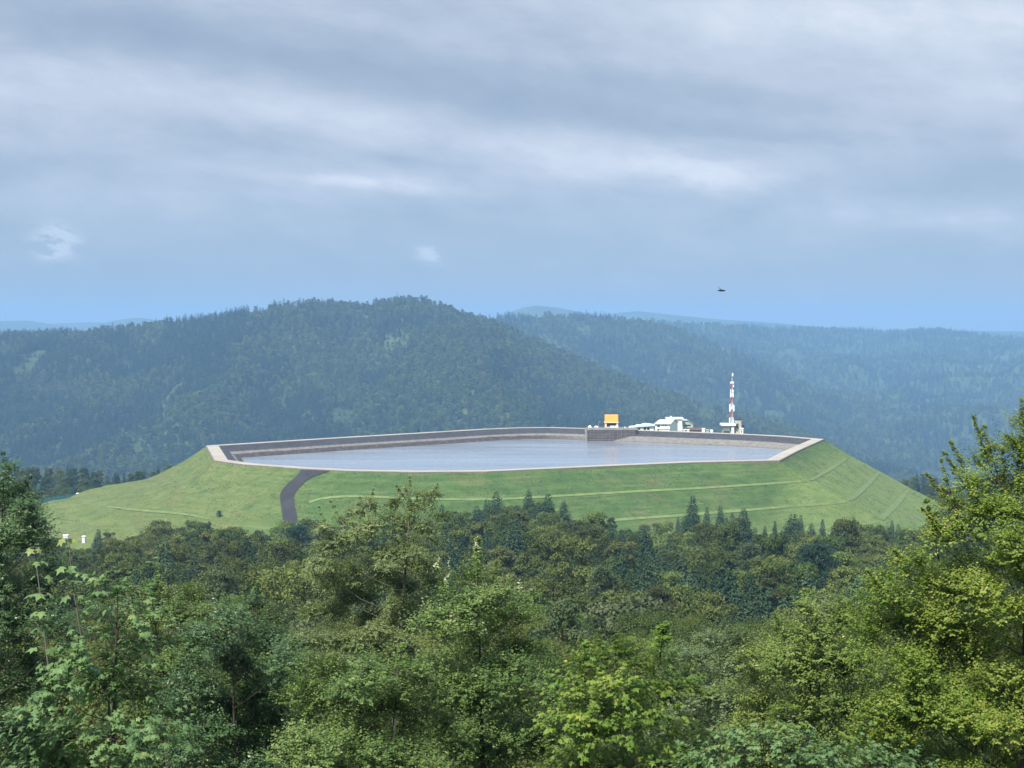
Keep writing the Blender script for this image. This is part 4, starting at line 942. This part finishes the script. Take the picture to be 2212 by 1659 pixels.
m_.tube((xl, -.5, DK + 1.0), (xr, -.5, DK + 1.0), .04, n=5); m_.build('railing', concrete, DECK)
# orange gantry house on the intake
d_ = 1256; k = d_ / F; Z0 = CREST + .45
def zz(py): return CZ - (py - HY) / F * d_ - Z0
o = thing('gantry_house', 'orange-roofed crane house on white legs above the intake block', 'crane house', (P(1321, 920, d_).x, d_, Z0))
hw = 15.4 * k; t1 = zz(896.3); t0 = zz(911.5)
m_ = MB(); i0 = 0
m_.prismx([(-.5, t0), (.5, t1 - .3), (1.0, t1), (5.0, t1), (5.5, t1 - .3), (6.5, t0)], -hw + .4, hw - .4); ROOF = m_.build('roof', orange, o)
MB().box(-hw, hw, -.9, 6.9, t0 - .65, t0 - .003).build('roof_edge', cream, o)
m_ = MB()
for i in range(6): x = -hw + 1.2 + i * (2 * hw - 2.4) / 5; m_.prismx([(-.58, t0 + .1), (.44, t1 - .25), (.5, t1 - .2), (-.5, t0 + .1)], x - .06, x + .06)
m_.build('roof_seam', worn('orange_seam', (.62, .24, .03), .1), ROOF)
for sx_ in (-1, 1):
    for y in (-.4, 5.6): MB().box(sx_ * (hw - 1.1) - .55, sx_ * (hw - 1.1) + .55, y, y + .9, 0, t0 - .66).build('leg', cream, o)
MB().box(-hw + 1.7, hw - 1.7, 2.6, 4.2, .9, t0 - .66).build('shaded_opening', darkm, o)  # dark block painted in for the shade of the opening between the legs
MB().box(-1.2, hw - .4, -2.2, -1.0, 0, zz(919.5)).build('white_cabinet', whitep, o)
MB().box(-hw + .2, -1.6, -2.0, -1.1, 0, zz(921.5)).build('base_wall', cream, o)
# tents and small kiosks
for px, w2, top, d_, lab in ((1274, 4.2, 918.5, 1262, 'leftmost white peaked tent at the left end of the intake block'), (1288, 4.6, 919.5, 1268, 'white peaked tent between the intake end and the orange house'), (1350, 5.4, 920.8, 1264, 'white peaked tent right of the orange crane house')):
    k = d_ / F; bz = CREST + .4 if px < 1340 else TZ
    o = thing('tent', lab, 'tent', (P(px, 920, d_).x, d_, bz), 'white tents near the intake'); h = CZ - (top - HY) / F * d_ - bz; w_ = w2 * k
    m_ = MB(); v_ = [(-w_, -w_, h * .45), (w_, -w_, h * .45), (w_, w_, h * .45), (-w_, w_, h * .45), (-w_ * .5, -w_ * .5, h * .82), (w_ * .5, -w_ * .5, h * .82), (w_ * .5, w_ * .5, h * .82), (-w_ * .5, w_ * .5, h * .82), (0, 0, h)]
    m_.v = v_; m_.f = [(0, 1, 5, 4), (1, 2, 6, 5), (2, 3, 7, 6), (3, 0, 4, 7), (4, 5, 8), (5, 6, 8), (6, 7, 8), (7, 4, 8), (3, 2, 1, 0)]; m_.build('canopy', rub, o)
    MB().box(-w_ * .9, w_ * .9, -w_ * .9, w_ * .9, 0, h * .44).build('side_wall', rub, o)
o = thing('lamp_post', 'thin grey lamp post between the white tents and the orange house', 'lamp post', (P(1293, 920, 1266).x, 1266, CREST + .4)); h = CZ - (911.5 - HY) / F * 1266 - CREST - .4
MB().tube((0, 0, 0), (0, 0, h), .11, .07).tube((0, 0, h), (.9, 0, h + .1), .06).build('pole', concrete, o); MB().box(.6, 1.3, -.12, .12, h + .02, h + .2).build('lamp_head', whitep, o)
# low white hall with pale blue roofs
d_ = 1276; k = d_ / F; o, _ = building('low_hall', 'long low white hall with stepped pale blue roofs left of the white house', 'building', 1388, d_)
X = lambda px: (px - 1388) * k
m_ = MB(); m_.box(X(1362), X(1412), 0, 9, 0, zr(922, d_)); WALL = m_.build('wall', white, o)
m_ = MB(); m_.prism([(X(1359), zr(924.5, d_)), (X(1362), zr(921.5, d_)), (X(1373), zr(920.6, d_)), (X(1376), zr(922, d_))], -1, 9.5); m_.prism([(X(1372), zr(923, d_)), (X(1376), zr(918.6, d_)), (X(1388), zr(917.6, d_)), (X(1389), zr(921, d_))], -1.2, 9.8); m_.prism([(X(1386), zr(922, d_)), (X(1389.5), zr(916.2, d_)), (X(1400), zr(915.6, d_)), (X(1415), zr(917.5, d_)), (X(1415), zr(920, d_))], -1.4, 10); m_.build('roof', lblue, o)
for a, b, c, e in ((1378, 1383, 924.5, 928.5), (1391, 1395.5, 922.5, 929), (1398, 1403, 923, 928.5), (1366, 1370, 925.5, 928.5)): MB().box(X(a), X(b), -.06, .03, zr(e, d_), zr(c, d_)).build('window', glass, WALL)
# white house with gable side
d_ = 1268; k = d_ / F; o, _ = building('white_house', 'two-storey white house with a shallow grey roof and shaded right side', 'house', 1430, d_); X = lambda px: (px - 1430) * k
yb = 22.0
m_ = MB(); v_ = [(X(1415), 0, 0), (X(1447), 0, 0), (X(1470), yb, 0), (X(1438), yb, 0)]; e0, e1 = zr(915.5, d_), zr(909.0, d_)
rdg = [(X(1429), yb * .5, e1), (X(1458.5), yb * .5, e1)]
m_.v = v_ + [(a, b, e0) for a, b, c in v_] + rdg
m_.f = [(0, 1, 5, 4), (1, 2, 6, 9, 5), (2, 3, 7, 6), (3, 0, 4, 8, 7)]; WALL = m_.build('wall', white, o)
m_ = MB()
def slab(a, b, c, dd, th=.35):
    i0 = len(m_.v); q = [Vector(z) for z in (a, b, c, dd)]; m_.v += [tuple(z + Vector((0, 0, .05))) for z in q] + [tuple(z + Vector((0, 0, .05 + th))) for z in q]
    m_.f += [tuple(i0 + z for z in y) for y in ((3, 2, 1, 0), (4, 5, 6, 7), (0, 1, 5, 4), (1, 2, 6, 5), (2, 3, 7, 6), (3, 0, 4, 7))]
slab((X(1412), -1.0, e0 - .35), (X(1449), -1.0, e0 - .35), (X(1460.5), yb * .5, e1), (X(1427), yb * .5, e1))
slab((X(1427), yb * .5, e1), (X(1460.5), yb * .5, e1), (X(1473), yb + 1, e0 - .35), (X(1437), yb + 1, e0 - .35)); m_.build('roof', worn('pale_grey_roof', (.55, .55, .54), .15), o)
for a, b, c, e in ((1420, 1425, 918.5, 922.5), (1431, 1433.5, 918, 920.5), (1437, 1439.5, 918, 920.5), (1420, 1424, 926.5, 930)):
    f_ = MB().box(X(a), X(b), -.06, .03, zr(e, d_), zr(c, d_)).build('window', glass, WALL)
MB().box(X(1424.5), X(1447), -.35, -.003, zr(927.3, d_), zr(926.6, d_)).build('ledge', concrete, o)
# tall white slab building behind
d_ = 1296; k = d_ / F; o, _ = building('cable_station', 'tall white station with a flat overhanging top behind the white house', 'building', 1458, d_); X = lambda px: (px - 1458) * k
m_ = MB(); m_.prism([(X(1444), zr(912, d_)), (X(1444), zr(905.5, d_)), (X(1473), zr(905.5, d_)), (X(1475.5), 0), (X(1464), 0), (X(1464), zr(912, d_))], 0, 12); WALL = m_.build('wall', white, o)
MB().box(X(1440), X(1476.5), -1, 13, zr(905.4, d_), zr(903, d_)).build('roof', whitep, o); MB().box(X(1447), X(1464), .4, 11, 0, zr(912.1, d_)).build('base', grey, o)
MB().tube((X(1450), 2, zr(903, d_)), (X(1450), 2, zr(899, d_)), .5).build('chimney', whitep, o)
# grey-green hall
d_ = 1302; k = d_ / F; o, _ = building('grey_hall', 'grey-green hall with an arched roof right of the tall white station', 'building', 1486, d_); X = lambda px: (px - 1486) * k
m_ = MB(); m_.prism([(X(1474), 0), (X(1474), zr(911, d_)), (X(1479), zr(908.6, d_)), (X(1486), zr(908.4, d_)), (X(1494), zr(912.5, d_)), (X(1497), zr(916, d_)), (X(1497.5), 0)], 0, 14); WALL = m_.build('wall', greyg, o)
MB().box(X(1478), X(1492), -.08, .03, zr(920.5, d_), zr(917.5, d_)).build('window', glass, WALL); MB().prism([(X(1473.4), zr(911, d_)), (X(1479), zr(907.9, d_)), (X(1486.4), zr(907.7, d_)), (X(1498), zr(916, d_)), (X(1497.4), zr(916.4, d_)), (X(1486), zr(908.5, d_)), (X(1479), zr(908.7, d_)), (X(1474), zr(911.6, d_))], -.8, 14.6).build('roof', worn('grey_roof', (.45, .47, .45), .15), o)
# red-brown low pavilion
d_ = 1252; k = d_ / F; o, _ = building('pavilion', 'low pavilion with a red-brown roof and faded red wall', 'pavilion', 1502, d_); X = lambda px: (px - 1502) * k
WALL = MB().box(X(1490), X(1513), 0, 7, 0, zr(928.5, d_)).build('wall', pink, o)
MB().prismx([(-1.2, zr(929, d_)), (8, zr(929, d_)), (6, zr(924.8, d_)), (2, zr(924.8, d_))], X(1485), X(1519)).build('roof', redb, o)
MB().box(X(1496), X(1503), -.06, .03, 1, zr(930.5, d_)).build('door', worn('rust_red', (.45, .09, .05), .2), WALL)
place_box(1477, 1489, 927.5, 933, 1250, 3, 'low white shed between the white station and the red-brown pavilion', white, 'shed', 'shed')
place_box(1517, 1523, 925, 932, 1246, 3, 'white kiosk just right of the red-brown pavilion', whitep, 'kiosk', 'kiosk', win=False)
place_box(1526, 1531.5, 928, 935, 1246, 3, 'pale green kiosk, second right of the pavilion', greyg, 'kiosk', 'kiosk', win=False)
place_box(1535, 1540, 928.5, 936, 1242, 3, 'small white kiosk closest to the mast building', whitep, 'kiosk', 'kiosk', win=False)
# mast station
d_ = 1238; k = d_ / F; o, _ = building('mast_station', 'small white station with a flat projecting roof at the foot of the mast', 'building', 1573, d_); X = lambda px: (px - 1573) * k
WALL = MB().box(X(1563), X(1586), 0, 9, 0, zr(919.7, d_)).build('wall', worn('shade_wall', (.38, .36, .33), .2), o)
MB().box(X(1558.5), X(1588.5), -3, 11, zr(919.6, d_), zr(915.5, d_)).build('roof', whitep, o)
MB().box(X(1563), X(1576.5), -.5, -.003, zr(930.4, d_), zr(923.6, d_)).build('panel', whitep, o); MB().box(X(1563), X(1576), -.5, -.003, 1, zr(930.6, d_)).build('garage_door', worn('brown_door', (.08, .05, .045), .3), WALL)
MB().box(X(1579.3), X(1585), -2.2, -.51, 0, zr(923, d_)).build('pillar', whitep, o)
o, _ = building('concrete_tower', 'beige concrete tower with dark dishes right of the mast', 'tower', 1595, d_); X = lambda px: (px - 1595) * k
WALL = MB().box(X(1588.8), X(1601.5), 0, 5, 0, zr(907.4, d_)).build('wall', beige, o); MB().box(X(1588.3), X(1602), -.3, 5.3, zr(907.3, d_), zr(906, d_)).build('cap', darkm, o)
MB().tube((X(1600), 2, zr(906, d_)), (X(1600), 2, zr(902, d_)), .3).build('antenna', darkm, o)
MB().box(X(1592), X(1595), -.08, .02, zr(925, d_), zr(915, d_)).build('window', glass, WALL)
for px, py in ((1590.8, 919.6), (1604.5, 921.2)):
    q = MB(); n = 12
    for r_, yy in ((.3, .5), (1.05, .1), (1.15, -.2), (.4, -.45)):
        for i in range(n): q.v.append((X(px) + r_ * math.cos(i * 2 * math.pi / n), -1.0 + yy, zr(py, d_) + r_ * math.sin(i * 2 * math.pi / n)))
    for j in range(3): q.f += [(j * n + i, j * n + (i + 1) % n, (j + 1) * n + (i + 1) % n, (j + 1) * n + i) for i in range(n)]
    q.f += [tuple(range(n))[::-1], tuple(3 * n + i for i in range(n))]; q.tube((X(px), -.6, zr(py, d_)), (X(px), 1.2, zr(py, d_)), .15); q.build('dish', darkm, o)
place_box(1599.5, 1605.5, 924.5, 938, d_ - 3, 3, 'narrow white annex at the right foot of the beige tower', whitep, 'annex', 'annex')
# mast
d_ = 1240; k = d_ / F; o, _ = building('lattice_mast', 'tall red and white banded transmitter mast on the far rim', 'mast', 1580.5, d_)
hz = lambda py: zr(py, d_)
def band(pyb, pyt, w0, w1, mat, name, dx0=0, dx1=0):
    m_ = MB(); z0, z1 = hz(pyb), hz(pyt); a = w0 * k * .4; b = w1 * k * .4; x0, x1 = dx0 * k, dx1 * k; r_ = .12
    c0 = [(x0 + s * a, q * a, z0) for s, q in ((-1, -1), (1, -1), (1, 1), (-1, 1))]; c1 = [(x1 + s * b, q * b, z1) for s, q in ((-1, -1), (1, -1), (1, 1), (-1, 1))]
    for i in range(4): m_.tube(c0[i], c1[i], r_, n=5)
    nn = max(2, int((z1 - z0) / 1.6))
    for j in range(nn):
        u, v2 = j / nn, (j + 1) / nn
        for i in range(4):
            A, B = Vector(c0[i]).lerp(Vector(c1[i]), u), Vector(c0[(i + 1) % 4]).lerp(Vector(c1[(i + 1) % 4]), v2); m_.tube(A, B, .065, n=4)
            A, B = Vector(c0[(i + 1) % 4]).lerp(Vector(c1[(i + 1) % 4]), u), Vector(c0[i]).lerp(Vector(c1[i]), v2); m_.tube(A, B, .065, n=4)
            A, B = Vector(c0[i]).lerp(Vector(c1[i]), v2), Vector(c0[(i + 1) % 4]).lerp(Vector(c1[(i + 1) % 4]), v2); m_.tube(A, B, .065, n=4)
    m_.build(name, mat, o)
band(915.4, 902, 11, 9, whitep, 'white_section'); band(902, 889.5, 8.6, 8, redp, 'red_section'); band(889.5, 872, 8, 7.6, whitep, 'white_section'); band(872, 859, 7.4, 7, redp, 'red_section'); band(859, 841, 7, 6.2, whitep, 'white_section'); band(841, 830, 5.6, 5, redp, 'red_section'); band(830, 824, 5, 4, whitep, 'white_section', 0, 1)
MB().tube((0.4, 0, 0), (.4, 0, hz(816)), .28, .2).build('core_pipe', whitep, o)
MB().tube((.5, 0, hz(824)), (.7, 0, hz(812)), .22, .15).build('spire', darkm, o); MB().tube((.7, 0, hz(813)), (.75, 0, hz(805.8)), .55, .5).build('tip_antenna', whitep, o)
for py0, py1, x, w_ in ((889, 873, -4.6, 2.6), (888, 875, 4.2, 2.4), (857, 850, -2.6, 3), (848, 842, 2.6, 2.6), (828, 824.5, 0, 8.4), (858, 846, 2.5, 2.2), (912, 903, -5.2, 2.2), (836, 831, 3, 2.4), (884, 878, -1, 3.0)):
    MB().box((x - w_ / 2) * k, (x + w_ / 2) * k, -6 * k, -4.6 * k, hz(py0), hz(py1)).build('panel_antenna', whitep, o)
# bird
bp = P(1558, 628, 150); o = thing('bird', 'small dark bird gliding above the far ridge, one wing raised', 'bird', bp)
k = 150 / F; feather = worn('feather', (.012, .011, .014), .3)
m_ = MB(); m_.path([(-9 * k, 0, 0), (-6 * k, 0, .01), (-2 * k, 0, .02), (4 * k, 0, .01), (7.5 * k, 0, .01), (9 * k, 0, 0)], [.012, .045, .085, .075, .05, .008], 8); m_.build('body', feather, o, True)
def wing(pts, nm):
    q = MB(); n = len(pts); q.v = [(a, b, c + .008) for a, b, c in pts] + [(a, b, c - .008) for a, b, c in pts]; q.f = [tuple(range(n)), tuple(range(2 * n - 1, n - 1, -1))] + [(i, i + n, (i + 1) % n + n, (i + 1) % n) for i in range(n)]; q.build(nm, feather, o)
wing([(3 * k, .02, .02), (0, .02, .03), (-4 * k, .45, .28), (-5 * k, .75, .36), (-2 * k, .5, .24)], 'wing')
wing([(3 * k, -.02, .02), (-1 * k, -.02, .02), (-5 * k, -.5, -.01), (-2 * k, -.8, .0), (5 * k, -.4, .01)], 'wing')

build_haze(-13000, 13000, -120, 16800, -331, 248, 0.000098)
